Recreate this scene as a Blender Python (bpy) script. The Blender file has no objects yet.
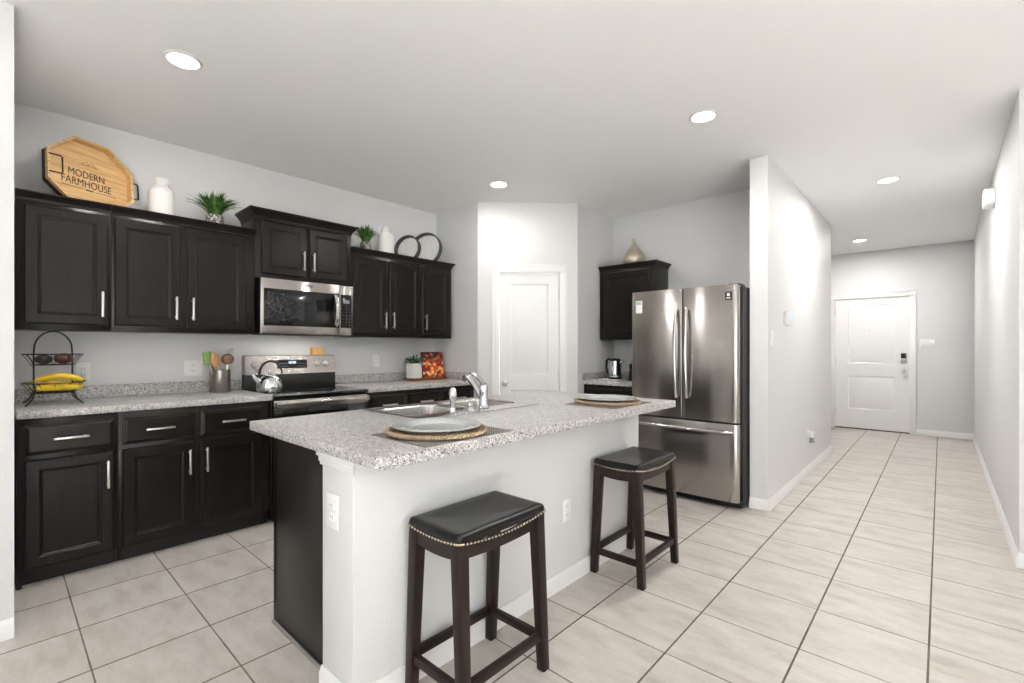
import bpy, bmesh, math, random
from mathutils import Vector, Matrix

C = bpy.context.scene.collection
SC = bpy.context.scene
PI = math.pi
R = math.radians

# ------------------------------------------------------------------ camera
cam_d = bpy.data.cameras.new('camera')
cam = bpy.data.objects.new('camera', cam_d)
C.objects.link(cam)
cam.location = (0, 0, 1.269)
cam.rotation_euler = (PI / 2, 0, 0.7393)
cam_d.sensor_width = 36.0
cam_d.lens = 36.0 * 470.5 / 1024
cam_d.shift_y = 7.1 / 1024
cam_d.clip_start = 0.02
SC.camera = cam

# ------------------------------------------------------------------ view, world
SC.view_settings.view_transform = 'Standard'
SC.view_settings.look = 'None'
SC.view_settings.gamma = 1.0
SC.view_settings.use_curve_mapping = False
SC.view_settings.exposure = 0.2
SC.cycles.use_denoising = True
SC.cycles.max_bounces = 10
SC.cycles.diffuse_bounces = 6
SC.cycles.glossy_bounces = 5
SC.cycles.sample_clamp_indirect = 40.0
SC.cycles.caustics_reflective = False
SC.cycles.caustics_refractive = False

world = bpy.data.worlds.new('sky')
SC.world = world
world.use_nodes = True
wn = world.node_tree
wn.nodes['Background'].inputs['Color'].default_value = (0.94, 0.97, 1.0, 1)
wn.nodes['Background'].inputs['Strength'].default_value = 2.5

CEIL = 2.78
# recessed ceiling lamps that the photograph shows: (x, y, watts)
LAMPS = [(-2.93, 0.66, 15), (-1.142, 3.095, 17), (-2.998, 3.111, 7), (-0.35, 5.37, 23), (-0.833, 8.1, 30)]
# fill lights added inside the made-up windows, out of view: (centre, size, rotation, watts)
WINDOW_FILLS = [((0.5, -4.93, 1.35), (3.6, 2.1), (R(105), 0, 0), 12),
           ((3.93, -1.2, 1.35), (3.0, 2.1), (R(105), 0, R(90)), 8)]


def area(name, loc, rot, sx, sy, watts, col=(1, 1, 1), shape='RECTANGLE', spread=PI):
    d = bpy.data.lights.new(name, 'AREA')
    d.shape = shape
    d.size = sx
    if shape in ('RECTANGLE', 'ELLIPSE'):
        d.size_y = sy
    d.energy = watts
    d.color = col
    d.spread = spread
    o = bpy.data.objects.new(name, d)
    C.objects.link(o)
    o.location = loc
    o.rotation_euler = rot
    return o


for (loc, size, rot, w) in WINDOW_FILLS:
    area('window_fill', loc, rot, size[0], size[1], w, (0.985, 0.99, 1.0))
for (x, y, w) in LAMPS:
    area('ceiling_lamp_light', (x, y, CEIL - 0.022), (0, 0, 0), 0.13, 0.13, w, (1.0, 0.975, 0.94), 'DISK', PI)
# sunlight added as ceiling fill: through the added right window, bounced off the floor
sun_d = bpy.data.lights.new('sun', 'SUN')
sun_d.energy = 150
sun_d.angle = R(2)
sun_d.color = (0.92, 0.98, 1.0)
sun_o = bpy.data.objects.new('sun', sun_d)
C.objects.link(sun_o)
sun_o.rotation_euler = (0, R(45), 0)
area('hood_lamp_light', (-3.96, 1.72, 1.376), (0, 0, 0), 0.06, 0.45, 1.3, (1.0, 0.95, 0.88))


# ------------------------------------------------------------------ materials
def lin(c):
    return tuple(((v / 255) / 12.92 if v / 255 <= 0.04045 else ((v / 255 + 0.055) / 1.055) ** 2.4) for v in c) + (1,)


class NT:
    def __init__(self, name):
        self.m = bpy.data.materials.new(name)
        self.m.use_nodes = True
        self.t = self.m.node_tree
        self.b = self.t.nodes['Principled BSDF']

    def n(self, typ, **kw):
        nd = self.t.nodes.new(typ)
        for k, v in kw.items():
            if k in nd.inputs.keys():
                nd.inputs[k].default_value = v
            else:
                setattr(nd, k, v)
        return nd

    def l(self, a, b):
        self.t.links.new(a, b)

    def coords(self, scale=(1, 1, 1), kind='Object'):
        tc = self.n('ShaderNodeTexCoord')
        mp = self.n('ShaderNodeMapping')
        mp.inputs['Scale'].default_value = scale
        self.l(tc.outputs[kind], mp.inputs['Vector'])
        return mp.outputs['Vector']

    def noise(self, vec, scale, detail=3, rough=0.5):
        nd = self.n('ShaderNodeTexNoise')
        nd.inputs['Scale'].default_value = scale
        nd.inputs['Detail'].default_value = detail
        nd.inputs['Roughness'].default_value = rough
        self.l(vec, nd.inputs['Vector'])
        return nd.outputs['Fac']

    def ramp(self, fac, stops, interp='LINEAR'):
        nd = self.n('ShaderNodeValToRGB')
        cr = nd.color_ramp
        cr.interpolation = interp
        while len(cr.elements) < len(stops):
            cr.elements.new(0.5)
        for e, (p, c) in zip(cr.elements, stops):
            e.position = p
            e.color = c if len(c) == 4 else tuple(c) + (1,)
        self.l(fac, nd.inputs['Fac'])
        return nd.outputs['Color']

    def mix(self, fac, a, b):
        nd = self.n('ShaderNodeMix', data_type='RGBA')
        for sock, v in ((nd.inputs[0], fac), (nd.inputs[6], a), (nd.inputs[7], b)):
            if hasattr(v, 'links'):
                self.l(v, sock)
            else:
                sock.default_value = v
        return nd.outputs[2]

    def math(self, op, a, b=0.0):
        nd = self.n('ShaderNodeMath', operation=op)
        for sock, v in ((nd.inputs[0], a), (nd.inputs[1], b)):
            if hasattr(v, 'links'):
                self.l(v, sock)
            else:
                sock.default_value = v
        return nd.outputs[0]

    def bump(self, h, strength, dist=0.01):
        nd = self.n('ShaderNodeBump')
        nd.inputs['Strength'].default_value = strength
        nd.inputs['Distance'].default_value = dist
        self.l(h, nd.inputs['Height'])
        self.l(nd.outputs['Normal'], self.b.inputs['Normal'])

    def set(self, col=None, rough=None, metal=None, **kw):
        b = self.b
        if col is not None:
            if hasattr(col, 'links'):
                self.l(col, b.inputs['Base Color'])
            else:
                b.inputs['Base Color'].default_value = col
        if rough is not None:
            if hasattr(rough, 'links'):
                self.l(rough, b.inputs['Roughness'])
            else:
                b.inputs['Roughness'].default_value = rough
        if metal is not None:
            b.inputs['Metallic'].default_value = metal
        for k, v in kw.items():
            b.inputs[k].default_value = v
        return self


def simple(name, rgb, rough=0.5, metal=0.0, var=0.06, scale=40, **kw):
    """plain surface with a faint procedural mottling"""
    t = NT(name)
    f = t.noise(t.coords(), scale, 3)
    c = lin(rgb)
    lo = tuple(max(0, v * (1 - var)) for v in c[:3])
    hi = tuple(min(1, v * (1 + var)) for v in c[:3])
    t.set(t.ramp(f, [(0.3, lo), (0.7, hi)]), rough, metal, **kw)
    return t.m


def paint(name, rgb, bump=0.12):
    t = NT(name)
    v = t.coords()
    f = t.noise(v, 90, 3)
    c = lin(rgb)
    t.set(t.ramp(f, [(0.3, tuple(x * 0.985 for x in c[:3])), (0.7, c[:3])]), 0.6)
    t.bump(f, bump, 0.004)
    return t.m


M = {}
M['wall'] = paint('painted_wall', (214, 214, 214), 0.25)
M['ceiling'] = paint('painted_ceiling', (240, 240, 240), 0.2)
M['trim'] = simple('white_gloss_trim', (228, 228, 227), 0.35, var=0.01)
M['white_plastic'] = simple('white_plastic', (232, 232, 230), 0.35, var=0.01)
M['slot'] = simple('outlet_slot', (70, 70, 70), 0.5)


def tile_floor():
    t = NT('ceramic_floor_tile')
    T, X0, Y0 = 0.4064, -0.0379, 0.2544
    g = t.n('ShaderNodeNewGeometry')
    s = t.n('ShaderNodeSeparateXYZ')
    t.l(g.outputs['Position'], s.inputs[0])
    u = t.math('DIVIDE', t.math('SUBTRACT', s.outputs['X'], X0), T)
    v = t.math('DIVIDE', t.math('SUBTRACT', s.outputs['Y'], Y0), T)
    fu = t.math('ABSOLUTE', t.math('SUBTRACT', t.math('FRACT', u), 0.5))
    fv = t.math('ABSOLUTE', t.math('SUBTRACT', t.math('FRACT', v), 0.5))
    wob = t.noise(g.outputs['Position'], 30, 2)
    wob = t.math('MULTIPLY', t.math('SUBTRACT', wob, 0.5), 0.004)
    gu = t.math('GREATER_THAN', t.math('ADD', fu, wob), 0.4905)
    gv = t.math('GREATER_THAN', t.math('ADD', fv, wob), 0.4925)
    cid = t.n('ShaderNodeCombineXYZ')
    t.l(t.math('FLOOR', u), cid.inputs[0])
    t.l(t.math('FLOOR', v), cid.inputs[1])
    wnz = t.n('ShaderNodeTexWhiteNoise', noise_dimensions='2D')
    t.l(cid.outputs[0], wnz.inputs['Vector'])
    # every tile carries its own shift of the streaky clouding
    off = t.n('ShaderNodeVectorMath', operation='SCALE')
    t.l(wnz.outputs['Color'], off.inputs[0])
    off.inputs['Scale'].default_value = 7.0
    add = t.n('ShaderNodeVectorMath', operation='ADD')
    t.l(g.outputs['Position'], add.inputs[0])
    t.l(off.outputs[0], add.inputs[1])
    mp = t.n('ShaderNodeMapping')
    mp.inputs['Scale'].default_value = (2.6, 7.0, 1)
    t.l(add.outputs[0], mp.inputs['Vector'])
    f1 = t.noise(mp.outputs['Vector'], 1.6, 6, 0.62)
    c1 = t.ramp(f1, [(0.28, lin((176, 168, 161))), (0.5, lin((199, 193, 187))), (0.72, lin((211, 207, 202)))])
    f2 = t.noise(add.outputs[0], 55, 4, 0.7)
    c2 = t.mix(t.math('MULTIPLY', t.math('SUBTRACT', f2, 0.25), 0.55), c1, lin((164, 154, 146)))
    c3 = t.mix(t.math('MULTIPLY', wnz.outputs['Value'], 0.16), c2, lin((180, 175, 171)))
    f3 = t.noise(g.outputs['Position'], 3, 2)
    gr_u = t.ramp(f3, [(0.3, lin((84, 72, 60))), (0.7, lin((116, 102, 86)))])
    gr_v = t.ramp(f3, [(0.3, lin((84, 76, 70))), (0.7, lin((140, 131, 122)))])
    col = t.mix(gv, c3, gr_v)
    col = t.mix(gu, col, gr_u)
    gg = t.math('MAXIMUM', gu, gv)
    t.set(col, t.ramp(gg, [(0, (0.42,) * 3), (1, (0.8,) * 3)]))
    t.b.inputs['Specular IOR Level'].default_value = 0.35
    h = t.math('SUBTRACT', t.math('MULTIPLY', f1, 0.15), gg)
    t.bump(h, 0.35, 0.003)
    return t.m


M['floor'] = tile_floor()


def granite():
    t = NT('speckled_granite_laminate')
    v = t.coords()
    base = t.ramp(t.noise(v, 45, 4, 0.65), [(0.32, lin((142, 139, 139))), (0.5, lin((183, 181, 180))), (0.68, lin((209, 208, 208)))])

    def spots(scale, th, seed):
        mp = t.n('ShaderNodeMapping')
        mp.inputs['Location'].default_value = (seed, seed * 1.7, seed * 0.6)
        t.l(v, mp.inputs['Vector'])
        vo = t.n('ShaderNodeTexVoronoi')
        vo.inputs['Scale'].default_value = scale
        t.l(mp.outputs['Vector'], vo.inputs['Vector'])
        sep = t.n('ShaderNodeSeparateColor')
        t.l(vo.outputs['Color'], sep.inputs[0])
        near = t.math('LESS_THAN', vo.outputs['Distance'], 0.44)
        pick = t.math('GREATER_THAN', sep.outputs[0], th)
        return t.math('MULTIPLY', near, pick)
    c = t.mix(spots(190, 0.60, 1.3), base, lin((150, 144, 141)))
    c = t.mix(spots(230, 0.72, 6.1), c, lin((112, 104, 102)))
    c = t.mix(spots(150, 0.72, 3.7), c, lin((216, 215, 214)))
    c = t.mix(spots(150, 0.88, 9.2), c, lin((48, 45, 48)))
    t.set(c, 0.3)
    t.b.inputs['Specular IOR Level'].default_value = 0.4
    return t.m


M['granite'] = granite()


def espresso(name, a, b, rough):
    t = NT(name)
    f = t.noise(t.coords((14, 14, 1.2)), 3, 5, 0.6)
    t.set(t.ramp(f, [(0.3, lin(a)), (0.7, lin(b))]), rough)
    t.b.inputs['Specular IOR Level'].default_value = 0.26
    t.bump(f, 0.015, 0.002)
    return t.m


M['cabinet'] = espresso('espresso_cabinet_wood', (20, 16, 14), (29, 24, 21), 0.29)
M['stoolwood'] = espresso('espresso_stool_wood', (30, 22, 18), (43, 33, 27), 0.38)
M['toekick'] = simple('toe_kick_black', (14, 12, 11), 0.6)


def steel(name, rgb, rough, aniso, axis='Z', streak=(1, 1, 120)):
    t = NT(name)
    f = t.noise(t.coords(streak), 6, 3)
    c = lin(rgb)
    t.set(t.ramp(f, [(0.3, tuple(x * 0.93 for x in c[:3])), (0.7, c[:3])]), rough, 1.0)
    t.b.inputs['Anisotropic'].default_value = aniso
    t.b.inputs['Anisotropic Rotation'].default_value = 0.25
    tg = t.n('ShaderNodeTangent', direction_type='RADIAL', axis=axis)
    t.l(tg.outputs[0], t.b.inputs['Tangent'])
    return t.m


M['steel'] = steel('brushed_stainless', (186, 181, 177), 0.22, 0.9)
M['sinksteel'] = simple('satin_sink_steel', (206, 204, 202), 0.25, 1.0, var=0.03)
M['nickel'] = simple('brushed_nickel', (206, 203, 198), 0.28, 1.0, var=0.02)
M['chrome'] = simple('polished_chrome', (214, 216, 220), 0.07, 1.0, var=0.01)
M['blackglass'] = simple('black_glass', (9, 9, 10), 0.06, var=0.02)
M['ovenglass'] = simple('smoked_glass', (30, 31, 33), 0.1, var=0.02)
M['blackplastic'] = simple('black_plastic', (18, 18, 18), 0.4)
M['fridgeside'] = simple('dark_grey_steel_side', (34, 33, 33), 0.45)
M['blackwire'] = simple('black_wire', (24, 22, 21), 0.45)
M['leather'] = None
M['ceramic'] = simple('white_ceramic', (222, 221, 218), 0.3, var=0.02)
M['darkring'] = simple('grey_metal_rim', (70, 69, 68), 0.5, var=0.15)
M['lens'] = None


def leather():
    t = NT('black_bonded_leather')
    v = t.coords()
    vo = t.n('ShaderNodeTexVoronoi')
    vo.inputs['Scale'].default_value = 420
    t.l(v, vo.inputs['Vector'])
    f = t.noise(v, 9, 3)
    t.set(t.ramp(f, [(0.3, lin((11, 10, 10))), (0.7, lin((18, 17, 17)))]), 0.24)
    t.b.inputs['Specular IOR Level'].default_value = 0.36
    t.bump(vo.outputs['Distance'], 0.08, 0.001)
    return t.m


M['leather'] = leather()


def emit(name, rgb, strength):
    t = NT(name)
    t.set(lin(rgb), 0.5)
    t.b.inputs['Emission Color'].default_value = lin(rgb)
    t.b.inputs['Emission Strength'].default_value = strength
    return t.m


M['lens'] = emit('lamp_lens', (255, 250, 243), 9.0)
M['display'] = emit('clock_display', (190, 215, 255), 1.5)
M['lcd'] = emit('thermostat_screen', (196, 212, 224), 0.35)


def woodgrain(name, a, b, scale=(2, 22, 22), rough=0.5):
    t = NT(name)
    f = t.noise(t.coords(scale), 2.5, 6, 0.6)
    t.set(t.ramp(f, [(0.28, lin(a)), (0.72, lin(b))]), rough)
    return t.m


M['traywood'] = woodgrain('light_oak_tray', (182, 140, 88), (228, 192, 138), (2.2, 26, 26))
M['boardwood'] = woodgrain('walnut_board', (92, 50, 24), (150, 92, 50), (22, 3, 22))
M['boxwood'] = woodgrain('bamboo_box', (196, 150, 84), (226, 184, 116), (20, 3, 20))
M['spoonwood'] = woodgrain('spoon_wood', (150, 104, 66), (206, 164, 120))
M['darkspoon'] = woodgrain('dark_spoon_wood', (92, 62, 40), (140, 100, 68))
M['ink'] = simple('black_print', (38, 30, 24), 0.6)
M['darkedge'] = simple('blackened_edge', (22, 18, 16), 0.5)


def leafmat(name, a, b):
    t = NT(name)
    f = t.noise(t.coords(), 26, 2)
    t.set(t.ramp(f, [(0.35, lin(a)), (0.65, lin(b))]), 0.45)
    return t.m


M['grass'] = leafmat('grass_blades', (28, 62, 22), (86, 128, 52))
M['leaf'] = leafmat('small_leaves', (22, 56, 24), (70, 118, 52))
M['banana'] = simple('banana_skin', (226, 190, 40), 0.45, var=0.12, scale=18)
M['bananatip'] = simple('banana_stem', (132, 128, 50), 0.6, var=0.2)
M['avocado'] = simple('dark_avocado_skin', (34, 22, 18), 0.5, var=0.35, scale=60)
M['sweetpot'] = simple('brown_fruit_skin', (80, 42, 28), 0.5, var=0.3, scale=50)
M['green'] = simple('green_silicone', (126, 160, 72), 0.45)
M['glassplate'] = simple('silvered_glass', (208, 211, 211), 0.14, 0.3, var=0.12, scale=160)


def hammered(name, rgb, dk=0.72, metal=0.25):
    t = NT(name)
    vo = t.n('ShaderNodeTexVoronoi')
    vo.inputs['Scale'].default_value = 60
    t.l(t.coords(), vo.inputs['Vector'])
    c = lin(rgb)
    t.set(t.ramp(vo.outputs['Distance'], [(0.1, c[:3]), (0.6, tuple(x * dk for x in c[:3]))]), 0.4, metal)
    t.bump(vo.outputs['Distance'], 0.4, 0.004)
    return t.m


M['hammered'] = hammered('embossed_tray_metal', (246, 245, 243), 0.84, 0.0)
M['potsilver'] = hammered('mosaic_pot', (222, 216, 212), 0.12)
M['vase'] = simple('champagne_vase', (192, 182, 162), 0.32, 0.7, var=0.12, scale=25)


def rope():
    t = NT('jute_rope')
    w = t.n('ShaderNodeTexWave')
    w.inputs['Scale'].default_value = 60
    w.inputs['Distortion'].default_value = 4
    t.l(t.coords(), w.inputs['Vector'])
    t.set(t.ramp(w.outputs['Fac'], [(0.2, lin((136, 108, 82))), (0.75, lin((206, 184, 156)))]), 0.85)
    t.bump(w.outputs['Fac'], 0.7, 0.004)
    return t.m


M['rope'] = rope()


def woven():
    t = NT('woven_grey_mat')
    v = t.coords()
    ck = t.n('ShaderNodeTexChecker')
    ck.inputs['Scale'].default_value = 150
    ck.inputs['Color1'].default_value = lin((64, 62, 62))
    ck.inputs['Color2'].default_value = lin((146, 141, 136))
    t.l(v, ck.inputs['Vector'])
    t.set(ck.outputs['Color'], 0.7)
    return t.m


M['woven'] = woven()


def fruitprint():
    t = NT('fruit_print')
    v = t.coords()
    vo = t.n('ShaderNodeTexVoronoi')
    vo.inputs['Scale'].default_value = 30
    t.l(v, vo.inputs['Vector'])
    sp = t.n('ShaderNodeSeparateColor')
    t.l(vo.outputs['Color'], sp.inputs[0])
    warm = t.ramp(sp.outputs[0], [(0.0, lin((150, 30, 30))), (0.2, lin((226, 96, 40))), (0.4, lin((244, 196, 96))),
                                  (0.6, lin((250, 226, 160))), (0.8, lin((216, 70, 60))), (0.92, lin((60, 34, 26)))], 'CONSTANT')
    dark = t.ramp(sp.outputs[1], [(0.0, lin((50, 26, 24))), (0.4, lin((120, 34, 34))), (0.6, lin((44, 30, 34))), (0.85, lin((196, 92, 50)))], 'CONSTANT')
    s = t.n('ShaderNodeSeparateXYZ')
    t.l(v, s.inputs[0])
    k = t.ramp(t.math('MULTIPLY', s.outputs['Z'], 4.0), [(0.55, (0, 0, 0)), (0.85, (1, 1, 1))])
    c = t.mix(k, warm, dark)
    edge = t.ramp(vo.outputs['Distance'], [(0.5, (1, 1, 1)), (1.0, (0.4, 0.28, 0.2))])
    mx = t.n('ShaderNodeMix', data_type='RGBA', blend_type='MULTIPLY')
    mx.inputs[0].default_value = 1
    t.l(c, mx.inputs[6])
    t.l(edge, mx.inputs[7])
    t.set(mx.outputs[2], 0.35)
    return t.m


M['fruitprint'] = fruitprint()
t_ = NT('clear_glass')
t_.set((1, 1, 1, 1), 0.02)
t_.b.inputs['Transmission Weight'].default_value = 1.0
M['glass'] = t_.m
M['amber'] = simple('amber_bottle', (120, 104, 60), 0.15, var=0.1)


# ------------------------------------------------------------------ mesh helpers
class MB:
    def __init__(self):
        self.bm = bmesh.new()

    def _merge(self, tb, mat=None):
        if mat is not None:
            tb.transform(mat)
        me = bpy.data.meshes.new('tmp')
        tb.to_mesh(me)
        self.bm.from_mesh(me)
        bpy.data.meshes.remove(me)
        tb.free()

    def box(self, x0, y0, z0, x1, y1, z1, bev=0.0, seg=2, mat=None):
        tb = bmesh.new()
        bmesh.ops.create_cube(tb, size=1)
        tb.transform(Matrix.Translation(((x0 + x1) / 2, (y0 + y1) / 2, (z0 + z1) / 2)) @
                     Matrix.Diagonal((abs(x1 - x0), abs(y1 - y0), abs(z1 - z0), 1)))
        if bev > 0:
            bmesh.ops.bevel(tb, geom=tb.edges[:], offset=bev, segments=seg, profile=0.5, affect='EDGES')
        self._merge(tb, mat)
        return self

    def beam(self, p0, p1, w0, d0, w1=None, d1=None, bev=0.003):
        """square stick, ends cut level: p0 bottom centre, p1 top centre"""
        w1 = w0 if w1 is None else w1
        d1 = d0 if d1 is None else d1
        tb = bmesh.new()
        vs = []
        for p, w, d in ((p0, w0, d0), (p1, w1, d1)):
            for sx, sy in ((-1, -1), (1, -1), (1, 1), (-1, 1)):
                vs.append(tb.verts.new((p[0] + sx * w / 2, p[1] + sy * d / 2, p[2])))
        f = [(3, 2, 1, 0), (4, 5, 6, 7)] + [(i, (i + 1) % 4, 4 + (i + 1) % 4, 4 + i) for i in range(4)]
        for q in f:
            tb.faces.new([vs[i] for i in q])
        if bev:
            bmesh.ops.bevel(tb, geom=tb.edges[:], offset=bev, segments=2, profile=0.5, affect='EDGES')
        self._merge(tb)
        return self

    def prism(self, pts, z0, z1, bev=0.0, holes=()):
        """outline in plan, extruded from z0 to z1"""
        tb = bmesh.new()
        loops = [pts] + list(holes)
        edges = []
        for lp in loops:
            vs = [tb.verts.new((p[0], p[1], z0)) for p in lp]
            for i in range(len(vs)):
                edges.append(tb.edges.new((vs[i], vs[(i + 1) % len(vs)])))
        if holes:
            bmesh.ops.triangle_fill(tb, edges=edges, use_beauty=True)
        else:
            tb.faces.new(tb.verts[:])
        r = bmesh.ops.extrude_face_region(tb, geom=tb.faces[:])
        for v in [g for g in r['geom'] if isinstance(g, bmesh.types.BMVert)]:
            v.co.z = z1
        bmesh.ops.recalc_face_normals(tb, faces=tb.faces[:])
        if bev:
            es = [e for e in tb.edges if len(e.link_faces) == 2 and e.calc_face_angle(0) > 0.5
                  and abs(e.verts[0].co.z - e.verts[1].co.z) < 1e-6]
            bmesh.ops.bevel(tb, geom=es, offset=bev, segments=2, profile=0.5, affect='EDGES')
        self._merge(tb)
        return self

    def lathe(self, prof, n=32, mat=None, a0=0.0, a1=2 * PI):
        """profile of (radius, z) turned about z"""
        tb = bmesh.new()
        full = abs(a1 - a0 - 2 * PI) < 1e-6
        k = n if full else n + 1
        rings = []
        for r, z in prof:
            if r < 1e-6:
                rings.append([tb.verts.new((0, 0, z))])
            else:
                rings.append([tb.verts.new((r * math.cos(a0 + (a1 - a0) * i / n), r * math.sin(a0 + (a1 - a0) * i / n), z)) for i in range(k)])
        for a, b in zip(rings, rings[1:]):
            for i in range(n):
                j = (i + 1) % k
                if len(a) == 1 and len(b) == 1:
                    continue
                if len(a) == 1:
                    tb.faces.new((a[0], b[j], b[i]))
                elif len(b) == 1:
                    tb.faces.new((a[i], a[j], b[0]))
                else:
                    tb.faces.new((a[i], a[j], b[j], b[i]))
        bmesh.ops.recalc_face_normals(tb, faces=tb.faces[:])
        self._merge(tb, mat)
        return self

    def tube(self, path, rad, n=10, closed=False, caps=True):
        """round tube along a polyline; rad is a number or a list"""
        tb = bmesh.new()
        P = [Vector(p) for p in path]
        m = len(P)
        rs = [rad] * m if not hasattr(rad, '__len__') else rad
        rings = []
        up = None
        for i in range(m):
            if closed:
                d = P[(i + 1) % m] - P[i - 1]
            else:
                d = P[min(i + 1, m - 1)] - P[max(i - 1, 0)]
            d.normalize()
            if up is None:
                up = Vector((0, 0, 1)) if abs(d.z) < 0.9 else Vector((1, 0, 0))
            s = d.cross(up)
            s.normalize()
            up = s.cross(d)
            up.normalize()
            rings.append([tb.verts.new(P[i] + (s * math.cos(2 * PI * k / n) + up * math.sin(2 * PI * k / n)) * rs[i]) for k in range(n)])
        for i in range(m if closed else m - 1):
            a, b = rings[i], rings[(i + 1) % m]
            for k in range(n):
                tb.faces.new((a[k], a[(k + 1) % n], b[(k + 1) % n], b[k]))
        if caps and not closed:
            tb.faces.new(rings[0][::-1])
            tb.faces.new(rings[-1])
        bmesh.ops.recalc_face_normals(tb, faces=tb.faces[:])
        self._merge(tb)
        return self

    def ball(self, c, r, sx=1, sy=1, sz=1, u=16, v=10, mat=None):
        tb = bmesh.new()
        bmesh.ops.create_uvsphere(tb, u_segments=u, v_segments=v, radius=r)
        tb.transform(Matrix.Translation(c) @ Matrix.Diagonal((sx, sy, sz, 1)))
        self._merge(tb, mat)
        return self

    def blade(self, path, widths, side):
        """a leaf strip along a path; side gives the width direction; thin but two-layered"""
        tb = bmesh.new()
        s = Vector(side).normalized()
        th = 0.0006
        L = []
        for p, w in zip(path, widths):
            p = Vector(p)
            L.append([tb.verts.new(p - s * w / 2), tb.verts.new(p + Vector((0, 0, th)) + s * 0), tb.verts.new(p + s * w / 2), tb.verts.new(p - Vector((0, 0, th)))])
        for a, b in zip(L, L[1:]):
            for k in range(4):
                tb.faces.new((a[k], a[(k + 1) % 4], b[(k + 1) % 4], b[k]))
        self._merge(tb)
        return self

    def build(self, name, mat, parent=None, loc=None, rot=None, angle=35):
        me = bpy.data.meshes.new(name)
        self.bm.to_mesh(me)
        self.bm.free()
        for p in me.polygons:
            p.use_smooth = True
        me.set_sharp_from_angle(angle=R(angle))
        me.materials.append(mat)
        o = bpy.data.objects.new(name, me)
        C.objects.link(o)
        if parent:
            o.parent = parent
        if loc:
            o.location = loc
        if rot:
            o.rotation_euler = rot
        return o


def thing(name, label, cat, loc=(0, 0, 0), rz=0.0, group=None):
    o = bpy.data.objects.new(name, None)
    o.empty_display_size = 0.05
    C.objects.link(o)
    o.location = loc
    o.rotation_euler = (0, 0, rz)
    return tag(o, label, cat, group)


def tag(o, label, cat, group=None):
    o['label'] = label
    o['category'] = cat
    if group:
        o['group'] = group
    return o


def struct(name, mb, mat, label=None, **kw):
    o = mb.build(name, mat, **kw)
    o['kind'] = 'structure'
    if label:
        o['label'] = label
    return o


def copy_tree(o, parent=None):
    c = o.copy()
    C.objects.link(c)
    if parent:
        c.parent = parent
    for ch in [x for x in SC.objects if x.parent == o]:
        copy_tree(ch, c)
    return c


def XF(x, y, z=0, rz=0.0):
    return Matrix.Translation((x, y, z)) @ Matrix.Rotation(rz, 4, 'Z')


def text_mesh(s, size, mat, name, parent, loc, rot, align='CENTER', extr=0.0006, sx=1.0):
    cu = bpy.data.curves.new(name, 'FONT')
    cu.body = s
    cu.size = size
    cu.align_x = align
    cu.extrude = extr
    o = bpy.data.objects.new('tmp', cu)
    C.objects.link(o)
    dg = bpy.context.evaluated_depsgraph_get()
    me = bpy.data.meshes.new_from_object(o.evaluated_get(dg))
    bpy.data.objects.remove(o)
    me.materials.clear()
    me.materials.append(mat)
    r = bpy.data.objects.new(name, me)
    C.objects.link(r)
    r.parent = parent
    r.location = loc
    r.rotation_euler = rot
    r.scale = (sx, 1, 1)
    return r


# ------------------------------------------------------------------ the room shell
XW = -4.20          # kitchen wall plane
YF = 4.80           # wall behind the refrigerator
PX0, PY0 = -3.522, 3.340   # pantry corner, left end of the diagonal wall
PL = 1.035          # length of the diagonal
PX1, PY1 = PX0 + PL * 0.70711, PY0 + PL * 0.70711

struct('floor', MB().box(-4.4, -5.2, -0.12, 4.2, 9.5, 0), M['floor'], 'square beige ceramic floor tiles with brown grout')
struct('ceiling', MB().box(-4.4, -5.2, CEIL, 4.2, 9.5, CEIL + 0.12), M['ceiling'], 'flat white ceiling')
struct('wall_left', MB().box(XW - 0.12, 0.056, 0, XW, PY0 + 0.6, CEIL), M['wall'], 'grey wall behind the kitchen cabinets')
struct('wall_foreground', MB().prism([(-3.02, -5), (-3.02, 0.054), (-4.32, 0.054), (-4.32, -0.06), (-3.14, -0.06), (-3.14, -5)], 0, CEIL),
       M['wall'], 'pale wall end at the left edge beside the base cabinets')
struct('wall_pantry_side', MB().box(XW, PY0, 0, PX0, PY0 + 0.1, CEIL), M['wall'], 'short grey wall at the end of the counter')


def diag(s, d):
    return (PX0 + s * 0.70711 - d * 0.70711, PY0 + s * 0.70711 + d * 0.70711)


DO0, DO1, DOH = 0.216, 0.850, 2.062
mb = MB()
mb.prism([(PX0, PY0), diag(DO0, 0), diag(DO0, 0.1), diag(-0.04, 0.1)], 0, CEIL)
mb.prism([diag(DO1, 0), (PX1, PY1), diag(PL + 0.04, 0.1), diag(DO1, 0.1)], 0, CEIL)
mb.prism([diag(DO0, 0), diag(DO1, 0), diag(DO1, 0.1), diag(DO0, 0.1)], DOH, CEIL)
struct('wall_pantry', mb, M['wall'], 'diagonal wall holding the white pantry door')
struct('wall_pantry_return', MB().box(PX1 - 0.1, PY1, 0, PX1, YF, CEIL), M['wall'], 'short wall between the pantry corner and the small counter')
struct('wall_refrigerator', MB().box(PX1 - 0.1, YF, 0, -1.131, YF + 0.12, CEIL), M['wall'], 'grey wall behind the refrigerator')
HX = -1.0
HY1 = 6.93
struct('wall_hall_left', MB().prism([(HX - 0.13, 4.06), (HX, 4.06), (HX, HY1), (-2.7, HY1), (-2.7, HY1 - 0.12), (HX - 0.13, HY1 - 0.12)], 0, CEIL),
       M['wall'], 'partition wall between the refrigerator and the hallway')
EY = 9.15
FD0, FD1, FDH = -1.272, -0.340, 2.062
mb = MB()
mb.box(-2.7, EY, 0, FD0, EY + 0.12, CEIL)
mb.box(FD1, EY, 0, 1.7, EY + 0.12, CEIL)
mb.box(FD0, EY, FDH, FD1, EY + 0.12, CEIL)
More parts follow.
